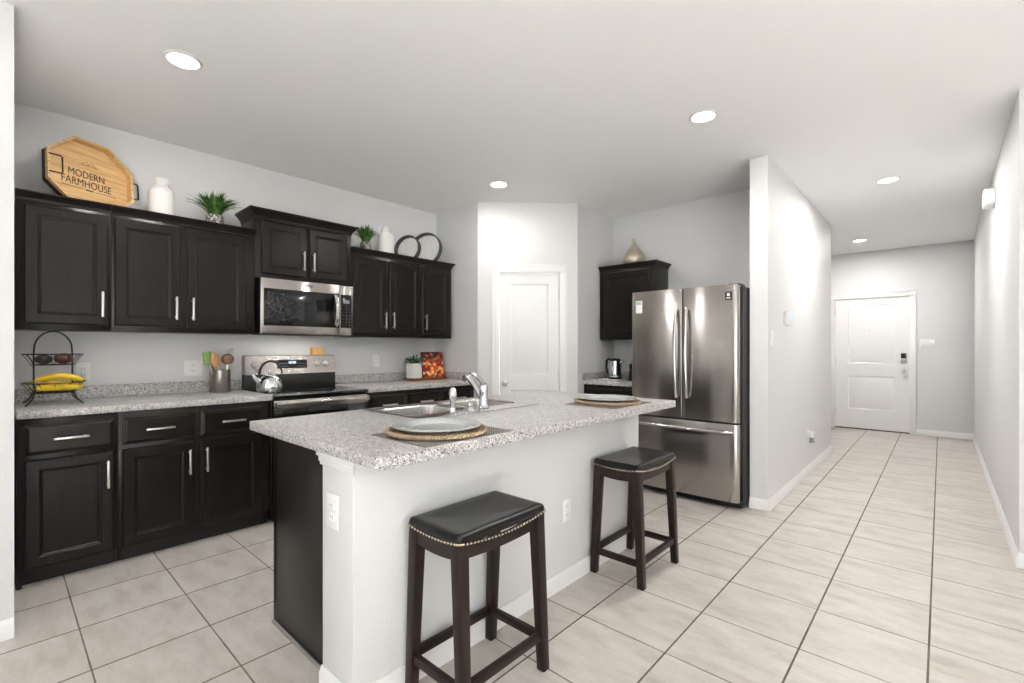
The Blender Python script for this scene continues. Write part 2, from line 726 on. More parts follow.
struct('wall_hall_end', mb, M['wall'], 'end wall of the hallway around the front door')
struct('wall_entry_side', MB().box(-2.82, HY1 - 0.12, 0, -2.7, EY + 0.12, CEIL), M['wall'])
RX = 0.335
RYO = 8.88
mb = MB()
mb.prism([(RX, 4.0), (RX, RYO), (RX + 0.12, RYO), (RX + 0.12, 4.12), (4.12, 4.12), (4.12, 4.0)], 0, CEIL)
mb.box(RX, RYO, 2.50, RX + 0.12, EY - 0.001, CEIL)
struct('wall_hall_right', mb, M['wall'], 'right wall of the hallway')
struct('wall_side_room', MB().box(1.6, RYO - 1.2, 0, 1.7, EY - 0.002, CEIL).box(RX + 0.121, RYO - 1.3, 0, 1.7, RYO - 1.2, CEIL), M['wall'])  # second box added out of view, closing off leaking sunlight
# the unseen living room behind the camera; its windows are added to admit light
mb = MB()
mb.box(-3.14, -5.12, 0, -1.3, -5, CEIL)
mb.box(2.3, -5.12, 0, 4.12, -5, CEIL)
mb.box(-1.3, -5.12, 0, 2.3, -5, 0.3)
mb.box(-1.3, -5.12, 2.4, 2.3, -5, CEIL)
struct('wall_back', mb, M['wall'])
mb = MB()
mb.box(4.0, -5, 0, 4.12, -2.7, CEIL)
mb.box(4.0, 0.3, 0, 4.12, 3.999, CEIL)
mb.box(4.0, -2.7, 0, 4.12, 0.3, 0.3)
mb.box(4.0, -2.7, 2.4, 4.12, 0.3, CEIL)
struct('wall_right', mb, M['wall'])
mb = MB()
for x in (-1.3, -0.13, 1.04, 2.24):
    mb.box(x, -5.09, 0.3, x + 0.06, -5.03, 2.4)
mb.box(-1.3, -5.09, 0.3, 2.3, -5.03, 0.36).box(-1.3, -5.09, 2.34, 2.3, -5.03, 2.4)
struct('added_window_1', mb, M['trim'])
mb = MB()
for y in (-2.7, -1.23, 0.24):
    mb.box(4.03, y, 0.3, 4.09, y + 0.06, 2.4)
mb.box(4.03, -2.7, 0.3, 4.09, 0.3, 0.36).box(4.03, -2.7, 2.34, 4.09, 0.3, 2.4)
struct('added_window_2', mb, M['trim'])


# baseboards: (name, start, end, normal side)
def baseboard(name, runs, h=0.085, t=0.014):
    mb = MB()
    for (ax, ay), (bx, by), (nx, ny) in runs:
        tb = bmesh.new()
        L = math.hypot(bx - ax, by - ay)
        prof = [(0.0005, 0.0), (t, 0.0), (t, h * 0.72), (t * 0.75, h * 0.80), (t * 0.55, h * 0.90), (t * 0.3, h), (0.0005, h)]
        v0 = [tb.verts.new((ax + nx * o, ay + ny * o, z)) for o, z in prof]
        v1 = [tb.verts.new((bx + nx * o, by + ny * o, z)) for o, z in prof]
        k = len(prof)
        for i in range(k):
            tb.faces.new((v0[i], v0[(i + 1) % k], v1[(i + 1) % k], v1[i]))
        tb.faces.new(v0)
        tb.faces.new(v1)
        bmesh.ops.recalc_face_normals(tb, faces=tb.faces[:])
        mb._merge(tb)
    return struct(name, mb, M['trim'])


baseboard('baseboard_left', [((-3.02, -5), (-3.02, 0.054), (1, 0))])
baseboard('baseboard_hall_left', [((HX, 4.046), (HX, HY1), (1, 0)), ((HX - 0.13, 4.06), (HX + 0.0, 4.06), (0, -1))])
baseboard('baseboard_hall_right', [((RX, 3.986), (RX, RYO), (-1, 0)), ((RX - 0.0, 4.0), (4.0, 4.0), (0, -1))])
baseboard('baseboard_hall_end', [((-0.262, EY), (1.6, EY), (0, -1)), ((-2.7, EY), (-1.352, EY), (0, -1))])
baseboard('baseboard_pantry', [(diag(0.0, 0), diag(0.138, 0), (0.70711, -0.70711)), (diag(0.928, 0), diag(PL, 0), (0.70711, -0.70711))])


# ------------------------------------------------------------------ doors
def panel_face(mb, x0, z0, x1, z1, y, ins=0.02, dep=0.008):
    """moulded panel sunk in a face that looks along -y, set 0.0003 proud so it replaces the face"""
    tb = bmesh.new()
    o = [(x0, z0), (x1, z0), (x1, z1), (x0, z1)]

    def ring(i, d):
        return [tb.verts.new((x0 + i, y + d, z0 + i)), tb.verts.new((x1 - i, y + d, z0 + i)),
                tb.verts.new((x1 - i, y + d, z1 - i)), tb.verts.new((x0 + i, y + d, z1 - i))]
    rings = [ring(0, 0), ring(ins * 0.5, dep), ring(ins * 0.9, dep), ring(ins * 2.2, dep * 0.15)]
    for a, b in zip(rings, rings[1:]):
        for k in range(4):
            tb.faces.new((a[k], a[(k + 1) % 4], b[(k + 1) % 4], b[k]))
    tb.faces.new(rings[-1])
    mb._merge(tb)


def frame_slab(mb, w, h, panels, y0, y1):
    """slab 0..w, 0..h, front at y0; openings left for the panels"""
    xs = sorted({0, w} | {p[0] for p in panels} | {p[2] for p in panels})
    zs = sorted({0, h} | {p[1] for p in panels} | {p[3] for p in panels})
    tb = bmesh.new()
    V = {}
    for i, x in enumerate(xs):
        for j, z in enumerate(zs):
            V[i, j] = tb.verts.new((x, y0, z))
    for i in range(len(xs) - 1):
        for j in range(len(zs) - 1):
            cx, cz = (xs[i] + xs[i + 1]) / 2, (zs[j] + zs[j + 1]) / 2
            if any(p[0] < cx < p[2] and p[1] < cz < p[3] for p in panels):
                continue
            tb.faces.new((V[i, j], V[i + 1, j], V[i + 1, j + 1], V[i, j + 1]))
    mb._merge(tb)
    mb.box(0, y0 + 0.01, 0, w, y1, h)
    # edges between front skin and body
    mb.box(0, y0 + 0.0005, 0, 0.012, y0 + 0.011, h)
    mb.box(w - 0.012, y0 + 0.0005, 0, w, y0 + 0.011, h)
    mb.box(0, y0 + 0.0005, 0, w, y0 + 0.011, 0.012)
    mb.box(0, y0 + 0.0005, h - 0.012, w, y0 + 0.011, h)
    for p in panels:
        panel_face(mb, *p, y0)


def casing(mb, w, h, cw=0.07):
    """moulded door casing around an opening 0..w, 0..h on the plane y = 0, proud towards -y"""
    for (a, b) in ((-cw, 0.006), (w - 0.006, w + cw)):
        mb.box(a, -0.016, 0, b, -0.0005, h - 0.006, 0.002)
    mb.box(-cw, -0.0161, h - 0.006, w + cw, -0.0005, h + cw, 0.002)
    for (a, b) in ((-cw - 0.0005, -cw + 0.018), (w + cw - 0.018, w + cw + 0.0005)):
        mb.box(a, -0.022, 0, b, -0.001, h + cw - 0.018, 0.003)
    mb.box(-cw - 0.0006, -0.0221, h + cw - 0.018, w + cw + 0.0006, -0.001, h + cw + 0.0006, 0.003)
    # stop / jamb
    mb.box(0.0003, 0.0002, 0, 0.006, 0.09, h - 0.0062)
    mb.box(w - 0.006, 0.0002, 0, w - 0.0003, 0.09, h - 0.0062)
    mb.box(0.0003, 0.0002, h - 0.006, w - 0.0003, 0.09, h - 0.0003)


# pantry door on the diagonal
cas = MB()
casing(cas, DO1 - DO0, DOH)
px_, py_ = diag(DO0, 0)
struct('trim_1', cas, M['trim'], 'white casing around the pantry door', loc=(px_, py_, 0), rot=(0, 0, PI / 4))
dw = DO1 - DO0 - 0.018
d1 = MB()
frame_slab(d1, dw, 2.04, [(0.11, 0.995, dw - 0.11, 1.93), (0.11, 0.22, dw - 0.11, 0.83)], 0.012, 0.046)
door1 = struct('door_1', d1, M['trim'], 'closed white panelled pantry door in the diagonal wall', loc=(px_ + 0.009 * 0.7071, py_ + 0.009 * 0.7071, 0.008), rot=(0, 0, PI / 4))
door1['category'] = 'door'


def knob_mb():
    prof = [(0, -0.0), (0.030, 0.0), (0.032, 0.006), (0.012, 0.010), (0.010, 0.03), (0.020, 0.036), (0.027, 0.046), (0.026, 0.058), (0.016, 0.066), (0, 0.067)]
    return MB().lathe(prof, 24, Matrix.Rotation(PI / 2, 4, 'X'))


knob_mb().build('door_knob', M['nickel'], door1, loc=(0.055, 0.012, 0.905))
for z in (0.2, 1.0, 1.81):
    MB().tube([(dw + 0.004, 0.006, z - 0.045), (dw + 0.004, 0.006, z + 0.045)], 0.007).build('hinge', M['nickel'], door1)

# front door at the end of the hall
cas = MB()
casing(cas, FD1 - FD0, FDH)
struct('trim_2', cas, M['trim'], 'white casing around the front door', loc=(FD0, EY, 0))
fw = FD1 - FD0 - 0.016
d2 = MB()
frame_slab(d2, fw, 2.035, [(0.17, 1.02, fw - 0.17, 1.93), (0.17, 0.30, fw - 0.17, 0.82)], 0.012, 0.05)
door2 = struct('door_2', d2, M['trim'], 'closed white two-panel front door at the end of the hall', loc=(FD0 + 0.008, EY, 0.018))
door2['category'] = 'door'
knob_mb().build('door_knob', M['nickel'], door2, loc=(fw - 0.065, 0.012, 0.92))
kp = MB().box(fw - 0.1, -0.014, 1.04, fw - 0.03, 0.0115, 1.185, 0.008).build('keypad_lock', M['nickel'], door2)
MB().box(fw - 0.093, -0.017, 1.105, fw - 0.037, -0.0145, 1.178, 0.001).build('keypad', M['blackglass'], kp)
MB().lathe([(0, 0), (0.011, 0), (0.011, 0.004), (0.006, 0.006), (0, 0.006)], 16, Matrix.Rotation(PI / 2, 4, 'X')).build('peephole', M['nickel'], door2, loc=(fw * 0.485, 0.012, 1.53))
for z in (0.24, 1.05, 1.83):
    MB().tube([(-0.002, 0.004, z - 0.05), (-0.002, 0.004, z + 0.05)], 0.008).build('hinge', M['nickel'], door2)
struct('trim_3', MB().box(FD0 + 0.007, EY + 0.001, 0.0005, FD1 - 0.007, EY + 0.09, 0.016, 0.003), simple('bronze_threshold', (70, 58, 48), 0.4))


# ------------------------------------------------------------------ cabinets
def panel_door(w, h, t=0.019, fr=0.056):
    """shaker door with an inner bead, front at y = 0 towards -y, back at y = t; 0..w, 0..h"""
    mb = MB()
    tb = bmesh.new()

    def ring(i, y):
        return [tb.verts.new(p) for p in ((i, y, i), (w - i, y, i), (w - i, y, h - i), (i, y, h - i))]
    rs = [ring(0, t), ring(0, 0.007), ring(0.003, 0.003), ring(0.008, 0.0), ring(fr, 0.0), ring(fr + 0.004, 0.004), ring(fr + 0.012, 0.006), ring(fr + 0.015, 0.0095)]
    for a, b in zip(rs, rs[1:]):
        for k in range(4):
            tb.faces.new((a[k], a[(k + 1) % 4], b[(k + 1) % 4], b[k]))
    tb.faces.new(rs[-1])
    tb.faces.new(rs[0][::-1])
    bmesh.ops.recalc_face_normals(tb, faces=tb.faces[:])
    mb._merge(tb)
    return mb


def drawer_front(w, h, t=0.019):
    mb = MB()
    tb = bmesh.new()

    def ring(i, y):
        return [tb.verts.new(p) for p in ((i, y, i), (w - i, y, i), (w - i, y, h - i), (i, y, h - i))]
    rs = [ring(0, t), ring(0, 0.008), ring(0.012, 0.004), ring(0.016, 0.001), ring(0.02, 0.0)]
    for a, b in zip(rs, rs[1:]):
        for k in range(4):
            tb.faces.new((a[k], a[(k + 1) % 4], b[(k + 1) % 4], b[k]))
    tb.faces.new(rs[-1])
    tb.faces.new(rs[0][::-1])
    bmesh.ops.recalc_face_normals(tb, faces=tb.faces[:])
    mb._merge(tb)
    return mb


def bar_pull(parent, x, z, L=0.158, vertical=True):
    mb = MB()
    if vertical:
        mb.box(x - 0.006, -0.034, z - L / 2, x + 0.006, -0.024, z + L / 2, 0.002)
        for s in (-1, 1):
            mb.box(x - 0.005, -0.026, z + s * L * 0.38 - 0.005, x + 0.005, 0.001, z + s * L * 0.38 + 0.005)
    else:
        mb.box(x - L / 2, -0.034, z - 0.006, x + L / 2, -0.024, z + 0.006, 0.002)
        for s in (-1, 1):
            mb.box(x + s * L * 0.38 - 0.005, -0.026, z - 0.005, x + s * L * 0.38 + 0.005, 0.001, z + 0.005)
    return mb.build('handle', M['nickel'], parent)


DT = 0.019


def add_door(root, x0, x1, z0, z1, side, hz, front=0.0):
    d = panel_door(x1 - x0, z1 - z0).build('door', M['cabinet'], root, loc=(x0, front - DT - 0.0005, z0), angle=8)
    w = x1 - x0
    if side == 'R':
        bar_pull(d, w - 0.029, hz - z0)
    elif side == 'L':
        bar_pull(d, 0.029, hz - z0)
    return d


def add_drawer(root, x0, x1, z0, z1):
    d = drawer_front(x1 - x0, z1 - z0).build('drawer', M['cabinet'], root, loc=(x0, -DT - 0.0005, z0), angle=8)
    bar_pull(d, (x1 - x0) / 2, (z1 - z0) / 2, 0.145, False)
    return d


def crown(mb, w, d, z0, z1, ov, left, right, drop=0.05):
    """hollow crown moulding round the front and the free ends; the top of the box lies `drop` below its rim"""
    prof = [(0.0, z0), (0.006, z0), (0.008, z0 + (z1 - z0) * 0.25), (ov * 0.45, z0 + (z1 - z0) * 0.5), (ov * 0.8, z0 + (z1 - z0) * 0.78), (ov, z0 + (z1 - z0) * 0.84), (ov, z1), (-0.018, z1), (-0.018, z0)]
    tb = bmesh.new()
    loops = []
    for o, z in prof:
        ol = o if left else 0.0
        orr = o if right else 0.0
        if o < 0:
            ol = o if left else 0.0
            orr = o if right else 0.0
        pts = []
        if left:
            pts.append((-ol, d, z))
        pts += [(-ol, -o, z), (w + orr, -o, z)]
        if right:
            pts.append((w + orr, d, z))
        loops.append([tb.verts.new(p) for p in pts])
    k = len(loops[0])
    for a, b in zip(loops, loops[1:] + loops[:1]):
        for i in range(k - 1):
            tb.faces.new((a[i], a[i + 1], b[i + 1], b[i]))
    for i in (0, k - 1):
        tb.faces.new([lp[i] for lp in loops])
    bmesh.ops.recalc_face_normals(tb, faces=tb.faces[:])
    mb._merge(tb)


CT, CB = 0.938, 0.898     # worktop top and underside
XB = -3.581               # face-frame plane of the base cabinets
XU = -3.899               # face-frame plane of the wall cabinets
UTOP = 2.125              # top boards of the wall cabinets


def base_body(w, d, stile_l=False, open_top=False):
    mb = MB()
    if not open_top:
        mb.box(0, 0, 0.1, w, d, CB - 0.0006, 0.0015)
    mb.box(0.0, 0.055, 0.001, w, 0.07, 0.1)
    mb.box(0.0, 0.07, 0.001, 0.016, d, 0.1)
    mb.box(w - 0.016, 0.07, 0.001, w, d, 0.1)
    if stile_l:
        mb.box(0, 0.0, 0.001, 0.02, 0.055, 0.1)
    return mb


def base_cab(label, y0, y1, doors, left_stile=False, group=None):
    """doors: list of (ya, yb, handle side) in world y"""
    r = thing('base_cabinet', label, 'cabinet', (XB, y0, 0), PI / 2, group)
    d = XB - XW - 0.002
    base_body(y1 - y0, d, left_stile).build('carcass', M['cabinet'], r)
    MB().box(0.02, 0.05, 0.0015, y1 - y0 - 0.016, 0.0545, 0.099).build('toe_kick', M['toekick'], r)
    for ya, yb, side in doors:
        add_door(r, ya - y0, yb - y0, 0.095, 0.675, side, 0.545)
        add_drawer(r, ya - y0, yb - y0, 0.70, 0.86)
    return r


G1 = 'dark base cabinets along the kitchen wall'
base_cab('dark single-door base cabinet with a drawer, at the left end beside the white wall', 0.072, 0.483, [(0.10, 0.465, 'R')], True, G1)
base_cab('dark two-door base cabinet with two drawers, left of the range', 0.484, 1.336, [(0.502, 0.865, 'R'), (0.902, 1.275, 'L')], False, G1)
base_cab('dark two-door base cabinet right of the range, mostly hidden behind the island', 2.108, 2.905, [(2.135, 2.49, 'R'), (2.53, 2.885, 'L')], False, G1)
base_cab('dark single-door base cabinet in the corner below the fruit picture', 2.906, PY0 - 0.002, [(2.93, 3.30, 'L')], False, G1)


def wall_cab(label, y0, y1, z0, ztop, doors, dz0, dz1, hz, cr_left, cr_right, ov=0.036, ch=0.05, group=None, deep=0.0):
    xf = XU + deep
    r = thing('wall_cabinet', label, 'cabinet', (xf, y0, 0), PI / 2, group)
    d = xf - XW - 0.001
    w = y1 - y0
    mb = MB()
    t = 0.016
    mb.box(0, 0.0, z0, w, d, ztop - ch, 0.0012)
    mb.box(0.0, 0.0, ztop - ch - 0.001, w, 0.018, ztop - 0.001)
    mb.build('carcass', M['cabinet'], r)
    cm = MB()
    crown(cm, w, d, ztop - ch, ztop, ov, cr_left, cr_right)
    cm.build('crown_moulding', M['cabinet'], r, angle=20)
    for ya, yb, side in doors:
        add_door(r, ya - y0, yb - y0, dz0, dz1, side, hz)
    return r


G2 = 'dark wall cabinets along the kitchen wall'
wall_cab('dark single-door wall cabinet under the octagonal wooden tray', 0.072, 0.493, 1.380, 2.178, [(0.107, 0.477, 'R')], 1.415, 2.105, 1.545, False, False, group=G2)
wall_cab('dark two-door wall cabinet under the white milk can and grassy plant', 0.494, 1.341, 1.380, 2.178, [(0.509, 0.861, 'R'), (0.900, 1.280, 'L')], 1.415, 2.105, 1.545, False, False, group=G2)
wall_cab('short raised dark wall cabinet above the microwave', 1.342, 2.138, 1.822, 2.352, [(1.386, 1.733, 'R'), (1.757, 2.098, 'L')], 1.853, 2.27, 1.985, True, True, 0.05, 0.075, group=G2)
wall_cab('dark two-door wall cabinet right of the microwave', 2.139, 2.898, 1.376, 2.178, [(2.156, 2.502, 'R'), (2.531, 2.884, 'L')], 1.411, 2.10, 1.535, False, False, group=G2)
wall_cab('narrow dark single-door wall cabinet at the right end by the corner', 2.899, 3.302, 1.376, 2.178, [(2.915, 3.274, 'L')], 1.411, 2.10, 1.535, False, True, group=G2)

# corner between pantry and refrigerator: one wall cabinet, one base cabinet
YU = 4.475
r = thing('wall_cabinet', 'small dark wall cabinet under the gold vase, left of the refrigerator', 'cabinet', (PX1 + 0.018, YU, 0), 0)
w = -2.135 - (PX1 + 0.018)
mb = MB().box(0, 0, 1.365, w, YF - YU - 0.001, 2.11, 0.0012).box(0, 0, 2.109, w, 0.018, 2.158)
mb.build('carcass', M['cabinet'], r)
cm = MB()
crown(cm, w, YF - YU - 0.001, 2.11, 2.16, 0.036, False, True)
cm.build('crown_moulding', M['cabinet'], r, angle=20)
add_door(r, 0.055, w - 0.035, 1.40, 2.083, 'R', 1.53)
r = thing('base_cabinet', 'dark base cabinet in the corner between pantry wall and refrigerator', 'cabinet', (PX1 + 0.002, 4.185, 0), 0)
w = -2.105 - (PX1 + 0.002)
base_body(w, YF - 4.185 - 0.002).build('carcass', M['cabinet'], r)
add_door(r, 0.05, w - 0.03, 0.095, 0.675, 'R', 0.545)
add_drawer(r, 0.05, w - 0.03, 0.70, 0.86)

# ------------------------------------------------------------------ worktops
XC = -3.545


def worktop_run(label, y0, y1, extra_side=False):
    o = MB().box(XW + 0.001, y0, CB, XC, y1, CT, 0.005).build('worktop', M['granite'])
    tag(o, label, 'countertop')
    sp = MB().box(XW + 0.0012, y0 + 0.001, CT + 0.0003, XW + 0.019, y1 - 0.001, 1.022, 0.003)
    if extra_side:
        sp.box(XW + 0.02, y1 - 0.019, CT + 0.0003, XC - 0.03, y1 - 0.001, 1.022, 0.003)
    sp.build('backsplash', M['granite'], o)
    return o


worktop_run('speckled grey granite worktop with the fruit stand, left of the range', 0.071, 1.338)
worktop_run('speckled grey granite worktop with the fruit picture, right of the range', 2.104, PY0 - 0.001, True)
o = MB().box(PX1 + 0.001, 4.15, CB, -2.10, YF - 0.001, CT, 0.005).build('worktop', M['granite'])
tag(o, 'small speckled granite worktop under the electric kettle in the corner', 'countertop')
MB().box(PX1 + 0.0012, 4.152, CT + 0.0003, PX1 + 0.019, YF - 0.02, 1.012, 0.003).box(PX1 + 0.02, YF - 0.019, CT + 0.0003, -2.102, YF - 0.0012, 1.012, 0.003).build('backsplash', M['granite'], o)

# ------------------------------------------------------------------ island
IX0, IX1, IY0, IY1 = -2.335, -1.248, 0.778, 2.93
SX0, SX1, SY0, SY1 = -2.312, -1.757, 1.328, 2.182     # sink rim
WX0, WX1, WY0, WY1 = -1.715, -1.490, 0.825, 2.888     # half wall
struct('wall_island', MB().box(WX0, WY0, 0, WX1, WY1, 0.8975, 0.004), M['wall'], 'white half wall of the island behind the bar stools')
baseboard('baseboard_island', [((WX1, WY0 - 0.014), (WX1, WY1 + 0.014), (1, 0)), ((WX0, WY0), (WX1, WY0), (0, -1)), ((WX0, WY1), (WX1, WY1), (0, 1))])
mb = MB()
# moulded cap round the top of the half wall
for (ov, z0, z1) in ((0.006, 0.835, 0.848), (0.009, 0.848, 0.868), (0.014, 0.868, 0.8973)):
    mb.box(WX0 - ov * 1.8, WY0 - ov, z0, WX1 + ov, WY0 - 0.0005, z1, 0.003)
for (ov, z0, z1) in ((0.012, 0.868, 0.880), (0.020, 0.880, 0.8973)):
    mb.box(WX1 + 0.0005, WY0 - 0.0004, z0, WX1 + ov, WY1, z1, 0.003)
struct('trim_island', mb, M['trim'], 'white moulding under the island worktop at the wall end')

r = thing('island_cabinet', 'dark base cabinet of the island with a plain end panel facing the camera', 'cabinet', (-2.272, WY1 - 0.002, 0), -PI / 2)
iw = WY1 - 0.002 - 0.868
idp = -2.272 * -1 + WX0 - 0.001
mb = MB()
mb.box(0, 0, 0.1, iw, 0.018, 0.1 + 0.03).box(0, 0, 0.87, iw, 0.018, CB - 0.0006)
for xx in (0, 0.66, 1.30, iw - 0.018):
    mb.box(xx, 0, 0.1, xx + 0.018, idp - 0.0005, CB - 0.0006) if xx in (0,) else mb.box(xx, 0, 0.1, xx + 0.018, 0.018, CB - 0.0006)
mb.box(0, 0.0, 0.1, iw, idp - 0.0005, 0.118)
mb.box(0, idp - 0.012, 0.1, iw, idp - 0.0005, CB - 0.0006)
mb.box(0, 0.055, 0.001, iw - 0.018, 0.07, 0.1)
mb.build('carcass', M['cabinet'], r)
MB().box(iw - 0.018, -0.018, 0.012, iw, idp - 0.0005, CB - 0.0006, 0.001).build('end_panel', M['cabinet'], r)
MB().box(iw, -0.018, 0.001, iw + 0.009, idp - 0.0005, 0.016, 0.002).build('shoe_moulding', simple('grey_shoe_moulding', (150, 146, 142), 0.5), r)
for i, (a, b, s) in enumerate(((0.03, 0.64, 'R'), (0.69, 1.28, 'R'), (1.33, iw - 0.03, 'L'))):
    add_door(r, a, b, 0.095, 0.675, s, 0.545)
    drawer_front(b - a, 0.16).build('drawer', M['cabinet'], r, loc=(a, -DT - 0.0005, 0.70))


def rrect(x0, y0, x1, y1, rad, n=6, radii=None):
    pts = []
    rs = radii or (rad,) * 4
    for (cx, cy, a, rr) in ((x1, y1, 0, rs[0]), (x0, y1, 90, rs[1]), (x0, y0, 180, rs[2]), (x1, y0, 270, rs[3])):
        sx = -1 if cx == x1 else 1
        sy = -1 if cy == y1 else 1
        for k in range(n + 1):
            t = R(a + 90 * k / n)
            pts.append((cx + sx * rr + rr * math.cos(t), cy + sy * rr + rr * math.sin(t)))
    return pts


o = MB().prism(rrect(IX0, IY0, IX1, IY1, 0.02, 5, (0.02, 0.012, 0.012, 0.032)), CB, CT, 0.004,
               holes=[rrect(SX0 + 0.060, SY0 + 0.014, SX1 - 0.014, SY1 - 0.014, 0.03, 4)]).build('worktop', M['granite'])
tag(o, 'large speckled granite island worktop holding the sink and two place settings', 'countertop')

# sink: rim plate with two bowls
sk = thing('sink', 'double-bowl stainless steel sink set into the island worktop', 'sink', ((SX0 + SX1) / 2, (SY0 + SY1) / 2, CT))
hx, hy = (SX1 - SX0) / 2, (SY1 - SY0) / 2
bowls = [(-hx + 0.072, -hy + 0.035, hx - 0.14, -0.018), (-hx + 0.072, 0.018, hx - 0.14, hy - 0.035)]
MB().prism(rrect(-hx, -hy, hx, hy, 0.02, 5), 0.0005, 0.005, 0.0015,
           holes=[rrect(*b, 0.07, 6) for b in bowls]).build('rim', M['sinksteel'], sk)
for b in bowls:
    mb = MB()
    tb = bmesh.new()
    rings = []
    cx, cy = (b[0] + b[2]) / 2, (b[1] + b[3]) / 2
    for sc, z in ((1.0, 0.0048), (0.992, -0.01), (0.975, -0.15), (0.94, -0.178), (0.86, -0.187), (0.12, -0.19)):
        rings.append([tb.verts.new((cx + (p[0] - cx) * sc, cy + (p[1] - cy) * sc, z)) for p in rrect(*b, 0.07, 6)])
    for a, c in zip(rings, rings[1:]):
        k = len(a)
        for i in range(k):
            tb.faces.new((a[i], c[i], c[(i + 1) % k], a[(i + 1) % k]))
    mb._merge(tb)
    bo = mb.build('bowl', M['sinksteel'], sk)
    md = bo.modifiers.new('thickness', 'SOLIDIFY')
    md.thickness = 0.0012
    md.offset = -1
    MB().lathe([(0.0, -0.186), (0.02, -0.186), (0.042, -0.1835), (0.045, -0.188), (0.03, -0.21), (0, -0.21)], 20, Matrix.Translation((cx, cy, 0.0))).build('drain', M['chrome'], bo)

# faucet
FXW, FYW = -1.862, 1.81
fc = thing('faucet', 'chrome single-lever faucet with a low curved spout over the sink', 'faucet', (FXW, FYW, CT + 0.0052))
MB().lathe([(0, 0), (0.03, 0), (0.032, 0.004), (0.026, 0.012), (0.024, 0.02), (0.0235, 0.085), (0.025, 0.11), (0.022, 0.125), (0.012, 0.132), (0, 0.133)], 28).build('body', M['chrome'], fc)
sp_pts = [(0, 0, 0.045), (-0.028, 0, 0.078), (-0.058, 0, 0.112), (-0.088, 0, 0.140), (-0.116, 0, 0.158), (-0.140, 0, 0.164), (-0.158, 0, 0.156), (-0.166, 0, 0.140)]
MB().tube(sp_pts, [0.020, 0.020, 0.0195, 0.019, 0.0185, 0.018, 0.0165, 0.014], 18).build('spout', M['chrome'], fc, angle=60)
MB().tube([(0.006, 0, 0.126), (-0.02, 0.0, 0.150), (-0.055, 0.0, 0.172), (-0.092, 0.0, 0.186)], [0.016, 0.0125, 0.0095, 0.007], 14).build('lever', M['chrome'], fc, angle=60)
spr = thing('side_sprayer', 'chrome side sprayer standing on the sink rim left of the faucet', 'sprayer', (-1.815, 1.548, CT + 0.0052))
MB().lathe([(0, 0), (0.024, 0), (0.025, 0.004), (0.017, 0.01), (0.015, 0.03), (0, 0.03)], 22).build('base', M['chrome'], spr)
MB().lathe([(0, 0.031), (0.0125, 0.031), (0.013, 0.05), (0.019, 0.075), (0.02, 0.1), (0.016, 0.122), (0.008, 0.13), (0, 0.131)], 22).build('spray_head', M['chrome'], spr)
cp = MB().lathe([(0, 0), (0.022, 0), (0.023, 0.004), (0.019, 0.012), (0.014, 0.02), (0.017, 0.032), (0.011, 0.04), (0, 0.041)], 22).build('soap_dispenser_cap', M['chrome'], loc=(-1.815, 1.668, CT + 0.0052))
tag(cp, 'low chrome cap on the sink rim between sprayer and faucet', 'sink cap')


# place settings
def place(mx0, mx1, my0, my1, cx, cy, which, g):
    a = MB().box(mx0, my0, CT + 0.0003, mx1, my1, CT + 0.0028).build('placemat', M['woven'])
    tag(a, 'dark woven rectangular placemat, ' + which, 'placemat', g + ' placemats')
    mb = MB()
    z0 = CT + 0.003
    for rr in (0.055, 0.085, 0.115, 0.145, 0.172):
        mb.tube([(rr * math.cos(2 * PI * i / 48), rr * math.sin(2 * PI * i / 48), 0.0065) for i in range(48)], 0.006, 8, closed=True)
    mb.lathe([(0, 0.001), (0.18, 0.001), (0.18, 0.006), (0, 0.006)], 40)
    for ph in (0, PI):
        mb.tube([((0.188 + 0.007 * math.cos(ph + i * PI / 3.0)) * math.cos(2 * PI * i / 96), (0.188 + 0.007 * math.cos(ph + i * PI / 3.0)) * math.sin(2 * PI * i / 96), 0.0095 + 0.0025 * math.sin(ph + i * PI / 3.0)) for i in range(96)], 0.0065, 8, closed=True)
    b = mb.build('rope_charger', M['rope'], loc=(cx, cy, z0))
    tag(b, 'round braided rope charger mat, ' + which, 'charger mat', g + ' chargers')
    zp = z0 + 0.0130
    prof = [(0, 0.0), (0.095, 0.0), (0.105, 0.002), (0.125, 0.012), (0.172, 0.0155), (0.174, 0.0175), (0.172, 0.0195), (0.124, 0.016), (0.104, 0.006), (0.095, 0.0045), (0, 0.0045)]
    c = MB().lathe(prof, 56).build('plate', M['glassplate'], loc=(cx, cy, zp))
    tag(c, 'shiny silver glass plate, ' + which, 'plate', g + ' plates')


place(-1.612, -1.272, 0.965, 1.400, -1.468, 1.172, 'on the near end of the island', 'island')
place(-1.655, -1.315, 2.275, 2.715, -1.505, 2.515, 'on the far end of the island by the refrigerator', 'island')


# ------------------------------------------------------------------ outlets and switches
def outlet(label, loc, rz, cat='outlet', w=0.074, h=0.118, kind='duplex', group=None):
    t = thing('wall_outlet' if cat == 'outlet' else 'light_switch', label, cat, loc, rz, group)
    MB().box(-w / 2, -0.006, -h / 2, w / 2, -0.0008, h / 2, 0.002).build('cover_plate', M['white_plastic'], t)
    if kind == 'duplex':
        for s in (-1, 1):
            rc = MB().box(-0.017, -0.0085, s * 0.02 - 0.015, 0.017, -0.0055, s * 0.02 + 0.015, 0.003).build('receptacle', M['white_plastic'], t)
            MB().box(-0.008, -0.0089, s * 0.02 - 0.004, -0.0055, -0.0084, s * 0.02 + 0.006).box(0.0055, -0.0089, s * 0.02 - 0.004, 0.008, -0.0084, s * 0.02 + 0.006).build('slots', M['slot'], rc)
    else:
        n = kind
        for i in range(n):
            x = (i - (n - 1) / 2) * 0.046
            MB().box(x - 0.016, -0.0085, -0.032, x + 0.016, -0.0055, 0.032, 0.002).build('rocker', M['white_plastic'], t)
    return t


